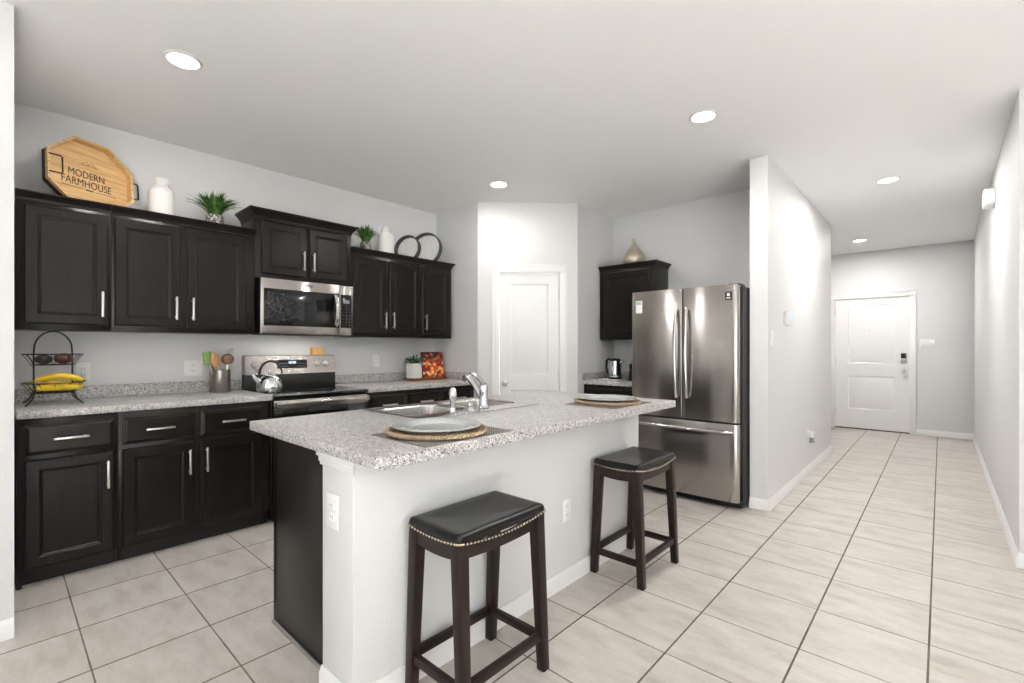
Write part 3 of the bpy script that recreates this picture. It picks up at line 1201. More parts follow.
outlet('white outlet on the wall behind the fruit stand', (XW, 0.388, 1.117), PI / 2)
outlet('white double outlet on the wall left of the utensil crock', (XW, 1.008, 1.122), PI / 2, w=0.118)
outlet('white outlet on the wall right of the range', (XW, 2.576, 1.144), PI / 2)
outlet('white outlet on the end of the island half wall', (-1.628, WY0, 0.682), 0, w=0.088, h=0.125)
outlet('white outlet on the long side of the island between the stools', (WX1, 2.065, 0.40), PI / 2)
outlet('white light switch on the partition wall near its corner', (HX, 4.155, 1.353), PI / 2, 'switch', kind=1)
outlet('white triple switch plate right of the front door', (-0.15, EY, 1.345), 0, 'switch', w=0.165, kind=3)
ho = outlet('white outlet low on the hallway wall behind the plug-in', (HX, 5.545, 0.39), PI / 2)
t = thing('air_freshener', 'small plug-in air freshener in the low hallway outlet', 'air freshener', (HX, 5.56, 0.40), PI / 2)
MB().box(-0.026, -0.05, -0.03, 0.026, -0.0095, 0.028, 0.009).build('body', M['white_plastic'], t)
MB().lathe([(0, 0), (0.018, 0), (0.02, 0.01), (0.02, 0.04), (0.012, 0.05), (0, 0.05)], 16, Matrix.Translation((0, -0.034, -0.082))).build('refill', simple('grey_refill', (150, 150, 150), 0.2), t)
tm = thing('thermostat', 'white thermostat with a small pale screen on the partition wall', 'thermostat', (HX, 4.63, 1.53), PI / 2)
MB().box(-0.075, -0.034, -0.062, 0.075, -0.0008, 0.062, 0.006).build('case', M['white_plastic'], tm)
MB().box(-0.04, -0.0355, -0.018, 0.05, -0.0335, 0.042, 0.0005).build('screen', M['lcd'], tm)
ch = thing('door_chime', 'white box high on the right hallway wall', 'door chime', (RX, 5.68, 2.46), 0)
MB().box(-0.072, -0.10, 0.02, -0.0008, 0.10, 0.145, 0.01).build('cover', M['white_plastic'], ch)
MB().box(-0.064, -0.09, 0.012, -0.004, 0.09, 0.0205, 0.002).build('base_plate', M['white_plastic'], ch)

# ------------------------------------------------------------------ ceiling lamps
LL = ['recessed ceiling light over the left wall cabinets', 'recessed ceiling light above the second stool and the refrigerator',
      'recessed ceiling light in front of the pantry door', 'nearer recessed ceiling light in the hallway', 'farther recessed ceiling light near the front door']
cl = thing('ceiling_light', LL[0], 'ceiling light', (LAMPS[0][0], LAMPS[0][1], CEIL - 0.0005), 0, 'recessed ceiling lights')
MB().lathe([(0.070, -0.008), (0.074, -0.008), (0.084, -0.004), (0.088, 0.0), (0.070, 0.0), (0.070, -0.008)], 40).build('trim_ring', M['trim'], cl)
MB().lathe([(0, -0.009), (0.05, -0.0088), (0.0695, -0.007), (0.0695, -0.003), (0, -0.003)], 40).build('lens', M['lens'], cl)
for (x, y, w), lb in list(zip(LAMPS, LL))[1:]:
    c = copy_tree(cl)
    c.location = (x, y, CEIL - 0.0005)
    c['label'] = lb

# ------------------------------------------------------------------ refrigerator
FX0, FX1, FYD = -2.072, -1.138, 3.885
FH = 1.775
fr = thing('refrigerator', 'tall stainless steel french-door refrigerator with a bottom freezer drawer', 'refrigerator', ((FX0 + FX1) / 2, 4.30, 0))
fx = (FX1 - FX0) / 2
yd = FYD - 4.30
MB().box(-fx + 0.006, yd + 0.085, 0.03, fx - 0.006, 0.44, FH - 0.015, 0.006).build('cabinet', M['fridgeside'], fr)
MB().box(-fx + 0.02, yd + 0.06, 0.012, fx - 0.02, yd + 0.12, 0.07, 0.003).build('kick_grille', M['blackplastic'], fr)
for s in (-1, 1):
    MB().lathe([(0, 0), (0.025, 0), (0.025, 0.03), (0, 0.03)], 14, Matrix.Translation((s * (fx - 0.06), yd + 0.13, 0.0005))).build('foot', M['blackplastic'], fr)
    MB().box(s * (fx - 0.065) - 0.045, yd + 0.02, FH - 0.012, s * (fx - 0.065) + 0.045, yd + 0.16, FH + 0.006, 0.005).build('hinge_cover', M['fridgeside'], fr)
MB().box(-fx + 0.01, yd + 0.072, 0.06, fx - 0.01, yd + 0.0855, FH - 0.012).build('gasket', M['blackplastic'], fr)


def fdoor(x0, x1, z0, z1, rl, rr):
    """front slab bowed slightly outward, vertical edges rolled (rl, rr radii)"""
    n = 20
    pts = []
    w = x1 - x0
    front = []
    for i in range(7):
        a = PI - i / 6 * PI / 2
        front.append((x0 + rl + rl * math.cos(a), yd + rl - rl * math.sin(a)))
    for i in range(1, n):
        t = i / n
        front.append((x0 + rl + (w - rl - rr) * t, yd - 0.006 * math.sin(PI * t)))
    for i in range(7):
        a = PI / 2 - i / 6 * PI / 2
        front.append((x1 - rr + rr * math.cos(a), yd + rr - rr * math.sin(a)))
    pts = front + [(x1, yd + 0.07), (x0, yd + 0.07)]
    return MB().prism(pts, z0, z1, 0.003)


def fr_handle(x, z0, z1, parent, side):
    mb = MB()
    P = []
    for i in range(17):
        t = i / 16
        P.append((x, yd - 0.018 - 0.042 * math.sin(PI * t) ** 0.55, z0 + (z1 - z0) * t))
    mb.tube(P, 0.0135, 12)
    return mb.build('handle', M['chromebar'], parent)


M['chromebar'] = steel('handle_stainless', (204, 202, 200), 0.16, 0.3)
dl = fdoor(-fx, -0.0025, 0.685, FH, 0.012, 0.012).build('left_door', M['steel'], fr)
dr = fdoor(0.0025, fx - 0.024, 0.685, FH, 0.012, 0.035).build('right_door', M['steel'], fr)
fd = fdoor(-fx, fx - 0.024, 0.06, 0.672, 0.012, 0.035).build('freezer_drawer', M['steel'], fr)
fr_handle(-0.045, 0.86, 1.60, dl, -1)
fr_handle(0.045, 0.86, 1.60, dr, 1)
mb = MB()
P = [(-fx + 0.07 + (2 * fx - 0.14) * i / 20, yd - 0.016 - 0.038 * math.sin(PI * i / 20) ** 0.5, 0.61) for i in range(21)]
mb.tube(P, 0.014, 12)
mb.build('handle', M['chromebar'], fd)
bd = MB().box(fx - 0.122, yd - 0.0075, 1.655, fx - 0.072, yd - 0.0035, 1.715).build('badge', M['blackplastic'], dr)
bd['label'] = 'small black square badge'
MB().box(fx - 0.107, yd - 0.0080, 1.682, fx - 0.087, yd - 0.0074, 1.705).box(fx - 0.113, yd - 0.0080, 1.664, fx - 0.081, yd - 0.0074, 1.671).build('badge_mark', M['white_plastic'], bd)
stx = MB().box(-fx + 0.045, yd - 0.0075, 1.585, -fx + 0.105, yd - 0.0035, 1.695).build('sticker', M['white_plastic'], dl)
stx['label'] = 'pale paper sticker'
MB().box(-fx + 0.052, yd - 0.0079, 1.66, -fx + 0.098, yd - 0.0074, 1.688).build('sticker_band', simple('sticker_green', (150, 176, 160), 0.5), stx)

# ------------------------------------------------------------------ range
RY0, RY1 = 1.342, 2.100
RXF = -3.555
rg = thing('range', 'stainless steel electric range with black glass cooktop and rear control panel', 'range', (-3.85, (RY0 + RY1) / 2, 0), PI / 2)
hw = (RY1 - RY0) / 2
fy = -(RXF + 3.85)          # front plane in local y (negative)
by = -(XW + 3.85) - 0.006   # rear plane
MB().box(-hw, fy + 0.03, 0.02, hw, by, 0.905, 0.004).build('body', M['blackplastic'], rg)
for s in (-1, 1):
    for yy in (fy + 0.08, by - 0.06):
        MB().lathe([(0, 0.0005), (0.02, 0.0005), (0.02, 0.021), (0, 0.021)], 12, Matrix.Translation((s * (hw - 0.05), yy, 0))).build('foot', M['blackplastic'], rg)
ck = MB().box(-hw - 0.0005, fy - 0.012, 0.9055, hw + 0.0005, by - 0.115, 0.928, 0.006).build('cooktop', M['blackglass'], rg)
mr = simple('burner_print', (52, 52, 54), 0.2)
for (bx, byy, rr) in ((-0.19, -0.14, 0.105), (0.19, -0.14, 0.085), (-0.19, 0.10, 0.08), (0.19, 0.10, 0.105)):
    MB().lathe([(rr - 0.004, 0.9281), (rr, 0.9281), (rr, 0.9285), (rr - 0.004, 0.9285), (rr - 0.004, 0.9281)], 40, Matrix.Translation((bx, byy, 0))).build('burner_ring', mr, ck)
bg = MB().box(-hw, by - 0.085, 0.906, hw, by, 1.062, 0.004).build('backguard', M['blackplastic'], rg)
# sloped stainless control panel
tb = bmesh.new()
pf = [(by - 0.088, 1.055), (by - 0.07, 1.208), (by - 0.06, 1.214), (by - 0.002, 1.214), (by - 0.002, 1.055)]
va = [tb.verts.new((-hw, y, z)) for y, z in pf]
vb = [tb.verts.new((hw, y, z)) for y, z in pf]
for i in range(5):
    tb.faces.new((va[i], va[(i + 1) % 5], vb[(i + 1) % 5], vb[i]))
tb.faces.new(va)
tb.faces.new(vb)
bmesh.ops.recalc_face_normals(tb, faces=tb.faces[:])
mb = MB()
mb._merge(tb)
cpn = mb.build('control_panel', M['steel'], bg)
slope = math.atan2(0.018, 0.153)
yc = (RY0 + RY1) / 2


def on_panel(y_world, z):
    return (y_world - yc, by - 0.088 + (z - 1.055) * 0.018 / 0.153, z)


for yw in (1.405, 1.482, 1.930, 2.010):
    p = on_panel(yw, 1.135)
    MB().lathe([(0, 0), (0.024, 0), (0.024, 0.006), (0.02, 0.01), (0.018, 0.026), (0, 0.028)], 24, Matrix.Rotation(PI / 2 - slope, 4, 'X')).box(-0.004, -0.032, -0.018, 0.004, -0.026, 0.018, 0.001).build('knob', M['nickel'], cpn, loc=p)
p = on_panel(1.715, 1.138)
ds = MB().box(-0.125, -0.003, -0.036, 0.125, 0.0035, 0.036, 0.001).build('display_panel', M['blackglass'], cpn, loc=p, rot=(-slope, 0, 0))
mb = MB()
for i in range(4):
    x = -0.03 + i * 0.014 + (0.006 if i > 1 else 0)
    mb.box(x, -0.0038, 0.004, x + 0.009, -0.0031, 0.020)
mb.build('clock_digits', M['display'], ds)
mb = MB()
for i in range(4):
    for j in range(2):
        for s in (-1, 1):
            x = s * (0.05 + 0.018 * i)
            mb.box(x - 0.004, -0.0036, -0.022 + j * 0.024, x + 0.004, -0.0031, -0.018 + j * 0.024)
mb.build('touch_keys', simple('key_print', (170, 170, 172), 0.4), ds)
od = MB().box(-hw + 0.003, fy - 0.012, 0.295, hw - 0.003, fy + 0.029, 0.893, 0.006).build('oven_door', M['blackglass'], rg)
MB().box(-hw + 0.003, fy - 0.016, 0.825, hw - 0.003, fy - 0.0122, 0.89, 0.001).build('door_band', M['steel'], od)
mb = MB()
mb.box(-hw + 0.008, fy - 0.058, 0.842, hw - 0.008, fy - 0.036, 0.882, 0.007)
for s in (-1, 1):
    mb.box(s * (hw - 0.04) - 0.014, fy - 0.04, 0.848, s * (hw - 0.04) + 0.014, fy - 0.0161, 0.876, 0.002)
mb.build('handle', M['steel'], od)
MB().box(-hw + 0.003, fy - 0.012, 0.032, hw - 0.003, fy + 0.029, 0.288, 0.006).build('storage_drawer', M['steel'], rg)

# ------------------------------------------------------------------ microwave
mwv = thing('microwave', 'stainless over-the-range microwave with a dark glass door', 'microwave', (-3.84, (1.371 + 2.128) / 2, 1.386), PI / 2)
mw = (2.128 - 1.346) / 2 - 0.008
ml = -(2.128 - 1.352) / 2
mwr = 0.378
MB().box(ml, 0.03, 0.0, mwr, -(XW + 3.84) - 0.002, 0.428, 0.003).build('case', M['blackplastic'], mwv)
XDR = 0.252
dd = MB().box(ml, 0.0, 0.001, XDR, 0.029, 0.43, 0.004).build('door', M['steel'], mwv)
gl = MB().box(ml + 0.022, -0.0025, 0.062, XDR - 0.004, -0.0002, 0.352, 0.001).build('door_glass', M['blackglass'], dd)
MB().box(ml + 0.05, -0.0032, 0.085, XDR - 0.13, -0.0026, 0.325, 0.0002).build('window_mesh', M['ovenglass'], gl)
mb = MB()
P = [(XDR - 0.036, -0.006 - 0.040 * math.sin(PI * i / 18) ** 0.6, 0.070 + 0.272 * i / 18) for i in range(19)]
tb = bmesh.new()
cs = []
for q in P:
    cs.append([tb.verts.new((q[0] + a, q[1] + b, q[2])) for a, b in ((-0.018, 0.003), (-0.012, -0.005), (0.0, -0.008), (0.012, -0.005), (0.018, 0.003), (0.0, 0.004))])
for a, b in zip(cs, cs[1:]):
    for k in range(6):
        tb.faces.new((a[k], a[(k + 1) % 6], b[(k + 1) % 6], b[k]))
tb.faces.new(cs[0])
tb.faces.new(cs[-1])
bmesh.ops.recalc_face_normals(tb, faces=tb.faces[:])
mb._merge(tb)
mb.build('handle', M['chromebar'], dd)
pn = MB().box(XDR + 0.001, 0.0, 0.001, mwr, 0.029, 0.43, 0.004).build('control_panel', M['steel'], mwv)
kpd = MB().box(XDR + 0.008, -0.0025, 0.062, mwr - 0.018, -0.0002, 0.352, 0.001).build('keypad', M['blackglass'], pn)
MB().box(XDR + 0.03, -0.0031, 0.275, mwr - 0.035, -0.0026, 0.305).build('clock_display', simple('dim_display', (120, 126, 130), 0.3), kpd)
mb = MB()
for i in range(3):
    for j in range(6):
        mb.box(XDR + 0.026 + i * 0.028, -0.003, 0.082 + j * 0.028, XDR + 0.040 + i * 0.028, -0.0026, 0.090 + j * 0.028)
mb.build('buttons', simple('button_print', (62, 62, 64), 0.4), kpd)
MB().box(-0.045, -0.0012, 0.386, 0.015, -0.0002, 0.400).build('brand_plate', simple('plate_grey', (120, 118, 116), 0.4, 0.6), dd)
MB().box(ml + 0.03, 0.05, -0.006, mwr - 0.03, 0.3, 0.0, 0.001).build('underside_vent', M['blackplastic'], mwv)

# ------------------------------------------------------------------ bar stools
def saddle(x, y, hx=0.145, hy=0.232):
    return -0.023 * (1 - (y / hy) ** 2) - 0.012 * (1 - (x / hx) ** 2)


def make_stool(label):
    t = thing('bar_stool', label, 'stool', (0, 0, 0), 0, 'saddle bar stools at the island')
    hx, hy = 0.145, 0.232
    # seat cushion
    tb = bmesh.new()
    rings = []

    def outline(ins, k=40):
        return rrect(-hx + ins, -hy + ins, hx - ins, hy - ins, max(0.02 - ins * 0.3, 0.006), 8)
    prof = [(0.006, 0.617), (0.001, 0.622), (0.0, 0.632), (0.002, 0.643), (0.006, 0.651), (0.014, 0.6565), (0.03, 0.660)]
    for ins, z in prof:
        rings.append([tb.verts.new((p[0], p[1], z + saddle(p[0], p[1]))) for p in outline(ins)])
    inner = outline(0.03)
    for f, z in ((0.8, 0.662), (0.6, 0.6632), (0.4, 0.664), (0.2, 0.6644), (0.05, 0.6645)):
        rings.append([tb.verts.new((p[0] * f, p[1] * f, z + saddle(p[0] * f, p[1] * f))) for p in inner])
    for a, b in zip(rings, rings[1:]):
        k = len(a)
        for i in range(k):
            tb.faces.new((a[i], a[(i + 1) % k], b[(i + 1) % k], b[i]))
    tb.faces.new(rings[-1])
    tb.faces.new(rings[0][::-1])
    bmesh.ops.remove_doubles(tb, verts=tb.verts[:], dist=0.0002)
    bmesh.ops.recalc_face_normals(tb, faces=tb.faces[:])
    mb = MB()
    mb._merge(tb)
    st = mb.build('seat', M['leather'], t, angle=60)
    # nail heads round the seat edge
    mb = MB()
    ol = rrect(-hx, -hy, hx, hy, 0.02, 4)
    per = []
    for i in range(len(ol)):
        a, b = Vector(ol[i]), Vector(ol[(i + 1) % len(ol)])
        n = max(1, round((b - a).length / 0.017))
        for k in range(n):
            per.append(a + (b - a) * k / n)
    for p in per:
        mb.ball((p.x, p.y, 0.6245 + saddle(p.x, p.y)), 0.0052, 1, 1, 1, 8, 6)
    mb.build('nailhead_trim', simple('antique_nickel', (188, 178, 162), 0.25, 1.0), st)
    # curved apron
    ax, ay = 0.132, 0.219
    mb = MB()
    for sgn in (-1, 1):
        tb = bmesh.new()
        n = 20
        c = []
        for i in range(n + 1):
            y = -ay + 2 * ay * i / n
            e = 1 - (y / ay) ** 2
            zt, zb = 0.6175 + saddle(ax, y), 0.565 - 0.012 * e
            xo, xi = sgn * ax, sgn * (ax - 0.02)
            c.append([tb.verts.new(q) for q in ((xo, y, zt), (xi, y, zt), (xi, y, zb), (xo, y, zb))])
        for a, b in zip(c, c[1:]):
            for k in range(4):
                tb.faces.new((a[k], a[(k + 1) % 4], b[(k + 1) % 4], b[k]))
        bmesh.ops.recalc_face_normals(tb, faces=tb.faces[:])
        mb._merge(tb)
        tb = bmesh.new()
        c = []
        for i in range(n + 1):
            x = -ax + 2 * ax * i / n
            e = 1 - (x / ax) ** 2
            zt, zb = 0.6175 + saddle(x, ay), 0.565 - 0.014 * e
            yo, yi = sgn * ay, sgn * (ay - 0.02)
            c.append([tb.verts.new(q) for q in ((x, yo, zt), (x, yi, zt), (x, yi, zb), (x, yo, zb))])
        for a, b in zip(c, c[1:]):
            for k in range(4):
                tb.faces.new((a[k], a[(k + 1) % 4], b[(k + 1) % 4], b[k]))
        bmesh.ops.recalc_face_normals(tb, faces=tb.faces[:])
        mb._merge(tb)
    mb.build('apron', M['stoolwood'], t)
    bx, byy, tx, ty = 0.146, 0.209, 0.116, 0.2035
    for sx in (-1, 1):
        for sy in (-1, 1):
            MB().beam((sx * bx, sy * byy, 0.0005), (sx * tx, sy * ty, 0.612), 0.037, 0.037, 0.046, 0.046).build('leg', M['stoolwood'], t)

    def legat(sx, sy, z):
        f = z / 0.612
        return (sx * (bx + (tx - bx) * f), sy * (byy + (ty - byy) * f), z)
    for (a, b, z) in (((-1, -1), (1, -1), 0.125), ((-1, 1), (1, 1), 0.125), ((-1, -1), (-1, 1), 0.135), ((1, -1), (1, 1), 0.135)):
        p, q = legat(*a, z), legat(*b, z)
        if a[0] != b[0]:
            MB().box(p[0] + 0.012, p[1] - 0.011, z - 0.017, q[0] - 0.012, p[1] + 0.011, z + 0.017, 0.003).build('stretcher', M['stoolwood'], t)
        else:
            MB().box(p[0] - 0.011, p[1] + 0.012, z - 0.017, p[0] + 0.011, q[1] - 0.012, z + 0.017, 0.003).build('stretcher', M['stoolwood'], t)
    return t


s1 = make_stool('near black saddle-seat bar stool with nailhead trim, at the left end of the island')
s1.location = (-1.311, 1.252, 0)
s2 = copy_tree(s1)
s2['label'] = 'far black saddle-seat bar stool in front of the refrigerator'
s2.location = (-1.313, 2.505, 0)

# ------------------------------------------------------------------ things on top of the wall cabinets
random.seed(7)
# octagonal wooden tray with lettering
ZB = UTOP + 0.004
tr_u = Vector((-0.15, 0.41, 0)).normalized()
tr_rz = math.atan2(tr_u.y, tr_u.x)      # local x runs along the tray, local -y faces the room
oct_r = 0.226
tray = thing('wooden_tray', 'octagonal light wood tray lettered MODERN FARMHOUSE, standing on the left wall cabinet', 'tray', (-3.985, 0.405, ZB + 0.008))
tray.rotation_euler = (R(-8), R(2.5), tr_rz)


def octo(r):
    k = math.tan(PI / 8)
    return [(r, -r * k), (r, r * k), (r * k, r), (-r * k, r), (-r, r * k), (-r, -r * k), (-r * k, -r), (r * k, -r)]



def oring(r, y, tb):
    return [tb.verts.new((p[0], y, p[1] + oct_r)) for p in octo(r)]


# dark outside skin, light rim and inside, flat bottom
mb = MB()
tb = bmesh.new()
rs = [oring(oct_r, -0.014, tb), oring(oct_r, 0.022, tb)]
for k in range(8):
    tb.faces.new((rs[0][k], rs[0][(k + 1) % 8], rs[1][(k + 1) % 8], rs[1][k]))
tb.faces.new(rs[1])
r2 = [oring(oct_r - 0.003, -0.014, tb), oring(oct_r - 0.003, 0.028, tb)]
for k in range(8):
    tb.faces.new((r2[0][k], r2[1][k], r2[1][(k + 1) % 8], r2[0][(k + 1) % 8]))
    tb.faces.new((rs[0][k], r2[0][k], r2[0][(k + 1) % 8], rs[0][(k + 1) % 8]))
tb.faces.new(r2[1][::-1])
bmesh.ops.recalc_face_normals(tb, faces=tb.faces[:])
mb._merge(tb)
mb.build('outer_edge', M['darkedge'], tray)
mb = MB()
tb = bmesh.new()
rs = [oring(oct_r, -0.042, tb), oring(oct_r - 0.014, -0.042, tb), oring(oct_r - 0.014, 0.016, tb), oring(oct_r - 0.0035, 0.016, tb), oring(oct_r - 0.0035, -0.0145, tb), oring(oct_r, -0.0145, tb)]
for a, b in zip(rs, rs[1:] + rs[:1]):
    for k in range(8):
        tb.faces.new((a[k], a[(k + 1) % 8], b[(k + 1) % 8], b[k]))
bmesh.ops.recalc_face_normals(tb, faces=tb.faces[:])
mb._merge(tb)
mb.build('side_frame', M['traywood'], tray)
mb = MB()
tb = bmesh.new()
rs = [oring(oct_r - 0.0145, 0.006, tb), oring(oct_r - 0.0145, 0.0155, tb)]
for k in range(8):
    tb.faces.new((rs[0][k], rs[0][(k + 1) % 8], rs[1][(k + 1) % 8], rs[1][k]))
tb.faces.new(rs[0][::-1])
tb.faces.new(rs[1])
bmesh.ops.recalc_face_normals(tb, faces=tb.faces[:])
mb._merge(tb)
bot = mb.build('tray_bottom', M['traywood'], tray)
zc = oct_r
text_mesh('MODERN', 0.067, M['ink'], 'lettering', bot, (-0.012, 0.0053, zc - 0.012), (PI / 2, 0, 0), sx=0.69)
text_mesh('FARMHOUSE', 0.067, M['ink'], 'lettering', bot, (-0.012, 0.0053, zc - 0.07), (PI / 2, 0, 0), sx=0.69)
mb = MB()
for (xa, xb, z) in ((-0.145, -0.03, zc - 0.088), (0.03, 0.145, zc - 0.088), (-0.05, 0.05, zc + 0.075)):
    mb.box(xa, 0.0047, z, xb, 0.0058, z + 0.003)
mb.box(-0.02, 0.0047, zc - 0.091, 0.02, 0.0058, zc - 0.083)
mb.tube([(-0.035, 0.0052, zc + 0.085), (-0.012, 0.0052, zc + 0.1), (0.0, 0.0052, zc + 0.084), (0.012, 0.0052, zc + 0.1), (0.035, 0.0052, zc + 0.085)], 0.0015, 6)
mb.build('printed_ornament', M['ink'], bot)
# wire handles: the left one folded inward over the rim, the right one standing out
MB().tube([(-oct_r + 0.008, -0.041, zc + 0.055), (-oct_r + 0.008, -0.046, zc + 0.055), (-oct_r + 0.055, -0.055, zc + 0.055), (-oct_r + 0.063, -0.057, zc + 0.048),
           (-oct_r + 0.063, -0.057, zc - 0.048), (-oct_r + 0.055, -0.055, zc - 0.055), (-oct_r + 0.008, -0.046, zc - 0.055), (-oct_r + 0.008, -0.041, zc - 0.055)], 0.0042, 8).build('handle', M['blackwire'], tray)
MB().tube([(oct_r - 0.002, 0.0, zc + 0.055), (oct_r + 0.045, 0.0, zc + 0.055), (oct_r + 0.052, 0.0, zc + 0.048),
           (oct_r + 0.052, 0.0, zc - 0.048), (oct_r + 0.045, 0.0, zc - 0.055), (oct_r - 0.002, 0.0, zc - 0.055)], 0.0042, 8).build('handle', M['blackwire'], tray)

# white milk can
jr = thing('milk_can', 'white ceramic milk can vase with small ear handles, on the left wall cabinets', 'vase', (-4.0, 0.772, UTOP + 0.004))
MB().lathe([(0, 0), (0.072, 0), (0.076, 0.006), (0.076, 0.215), (0.070, 0.235), (0.045, 0.258), (0.036, 0.268), (0.034, 0.285), (0.040, 0.305), (0.045, 0.316), (0.041, 0.317), (0.036, 0.306), (0.03, 0.285), (0.03, 0.2), (0, 0.2)], 36).build('body', M['ceramic'], jr)
for s in (-1, 1):
    MB().tube([(0, s * 0.041, 0.309), (0, s * 0.052, 0.308), (0, s * 0.054, 0.298), (0, s * 0.044, 0.284), (0, s * 0.035, 0.28)], 0.005, 8).build('handle', M['ceramic'], jr)


def grass_plant(label, x, y, z, pot_r, pot_h, leaf_h, spread, n, group, seed):
    t = thing('potted_grass', label, 'plant', (x, y, z), 0, group)
    MB().lathe([(0, 0), (pot_r * 0.78, 0), (pot_r * 0.84, 0.004), (pot_r, pot_h * 0.55), (pot_r * 0.92, pot_h), (pot_r * 0.84, pot_h), (pot_r * 0.84, pot_h - 0.012), (0, pot_h - 0.012)], 28).build('pot', M['potsilver'], t)
    rnd = random.Random(seed)
    mb = MB()
    for i in range(n):
        a = rnd.uniform(0, 2 * PI)
        lean = rnd.uniform(0.05, 1.0) ** 0.8
        L = leaf_h * rnd.uniform(0.72, 1.05)
        b0 = pot_r * 0.6 * math.sqrt(rnd.random())
        P, W = [], []
        for k in range(6):
            tt = k / 5
            out = b0 + spread * lean * (tt ** 1.5) * rnd.uniform(0.95, 1.05)
            zz = pot_h - 0.012 + L * (tt - 0.42 * lean * tt ** 2.4)
            P.append((out * math.cos(a), out * math.sin(a), zz))
            W.append(0.0125 * (1 - tt ** 2.2) + 0.001)
        mb.blade(P, W, (-math.sin(a), math.cos(a), 0))
    mb.build('grass', M['grass'], t, angle=80)
    return t


grass_plant('bushy grassy green plant in a silver mosaic pot, left of the raised cabinet', -4.0, 1.098, UTOP + 0.004, 0.062, 0.128, 0.21, 0.155, 250, 'grassy plants on the wall cabinets', 3)
grass_plant('smaller grassy green plant in a mosaic pot, right of the raised cabinet', -4.0, 2.345, UTOP + 0.004, 0.052, 0.138, 0.19, 0.11, 220, 'grassy plants on the wall cabinets', 11)

jg = thing('ceramic_jug', 'white ceramic jug with a narrow neck, on the right wall cabinets', 'jug', (-4.0, 2.557, UTOP + 0.004))
MB().lathe([(0, 0), (0.072, 0), (0.076, 0.006), (0.076, 0.235), (0.070, 0.25), (0.038, 0.26), (0.032, 0.27), (0.031, 0.318), (0.036, 0.324), (0.034, 0.33), (0.026, 0.33), (0.026, 0.27), (0, 0.27)], 36).build('body', M['ceramic'], jg)
MB().tube([(0, -0.031, 0.316), (0, -0.05, 0.318), (0, -0.06, 0.305), (0, -0.055, 0.28), (0, -0.05, 0.256)], 0.006, 8).build('handle', M['ceramic'], jg)


def round_tray(label, x, y, r, yaw, lean):
    t = thing('round_tray', label, 'tray', (x, y, UTOP + 0.004 + 0.002), 0, 'round trays on the right wall cabinets')
    t.rotation_euler = (R(-lean), 0, yaw)
    mt = Matrix.Translation((0, 0, r + 0.004)) @ Matrix.Rotation(PI / 2, 4, 'X')
    MB().lathe([(0, -0.006), (r - 0.012, -0.006), (r - 0.012, -0.001), (0, -0.001)], 48, mt).build('embossed_plate', M['hammered'], t)
    MB().lathe([(r - 0.010, -0.008), (r, -0.008), (r + 0.002, 0.044), (r - 0.004, 0.048), (r - 0.010, 0.044), (r - 0.010, -0.008)], 48, mt).build('rim', M['darkring'], t)
    return t


round_tray('smaller round tray with embossed pale centre and dark rim, next to the white jug', -3.985, 2.805, 0.138, R(24), 8)
round_tray('larger round tray with embossed pale centre and dark rim, nearest the corner', -4.005, 3.045, 0.176, R(24), 8)

vs = MB().lathe([(0, 0), (0.055, 0), (0.062, 0.004), (0.105, 0.06), (0.118, 0.105), (0.108, 0.155), (0.07, 0.215), (0.035, 0.255), (0.02, 0.28), (0.017, 0.31), (0.022, 0.338), (0.019, 0.339), (0.014, 0.31), (0, 0.3)], 40).build('bottle_vase', M['vase'], loc=(-2.44, 4.625, 2.114))
tag(vs, 'bulbous gold bottle vase on the small wall cabinet by the refrigerator', 'vase')

# ------------------------------------------------------------------ left worktop: fruit stand
FSX, FSY = -3.93, 0.232
fs = thing('fruit_stand', 'two-tier black wire fruit stand at the left end of the worktop', 'fruit stand', (FSX, FSY, CT + 0.0003))


def basket(mb, z, r, depth):
    """open wire bowl: rim ring, inner ring and ribs"""
    for rr, zz, th in ((r, z, 0.0035), (r * 0.72, z - depth, 0.003), (r * 0.3, z - depth, 0.0025)):
        mb.tube([(rr * math.cos(2 * PI * i / 40), rr * math.sin(2 * PI * i / 40), zz) for i in range(40)], th, 6, closed=True)
    for i in range(12):
        a = 2 * PI * i / 12
        mb.tube([(r * math.cos(a), r * math.sin(a), z), (r * 0.86 * math.cos(a), r * 0.86 * math.sin(a), z - depth * 0.4), (r * 0.72 * math.cos(a), r * 0.72 * math.sin(a), z - depth), (0, 0, z - depth)], 0.002, 5)


mb = MB()
basket(mb, 0.128, 0.135, 0.058)
mb.build('lower_basket', M['blackwire'], fs)
mb = MB()
basket(mb, 0.297, 0.132, 0.062)
mb.build('upper_basket', M['blackwire'], fs)
mb = MB()
arch = [(0, -0.083, 0.05), (0, -0.083, 0.20), (0, -0.083, 0.30)]
for i in range(1, 12):
    a = PI - PI * i / 12
    arch.append((0, 0.083 * math.cos(a), 0.322 + 0.112 * math.sin(a)))
arch += [(0, 0.083, 0.30), (0, 0.083, 0.20), (0, 0.083, 0.05)]
mb.tube(arch, 0.0042, 8)
mb.build('arched_handle', M['blackwire'], fs)
for k in range(4):
    a = PI / 4 + PI / 2 * k
    c, s = math.cos(a), math.sin(a)
    MB().tube([(0.11 * c, 0.11 * s, 0.108), (0.118 * c, 0.118 * s, 0.07), (0.134 * c, 0.134 * s, 0.035), (0.172 * c, 0.172 * s, 0.0045)], 0.0042, 8).build('foot', M['blackwire'], fs)


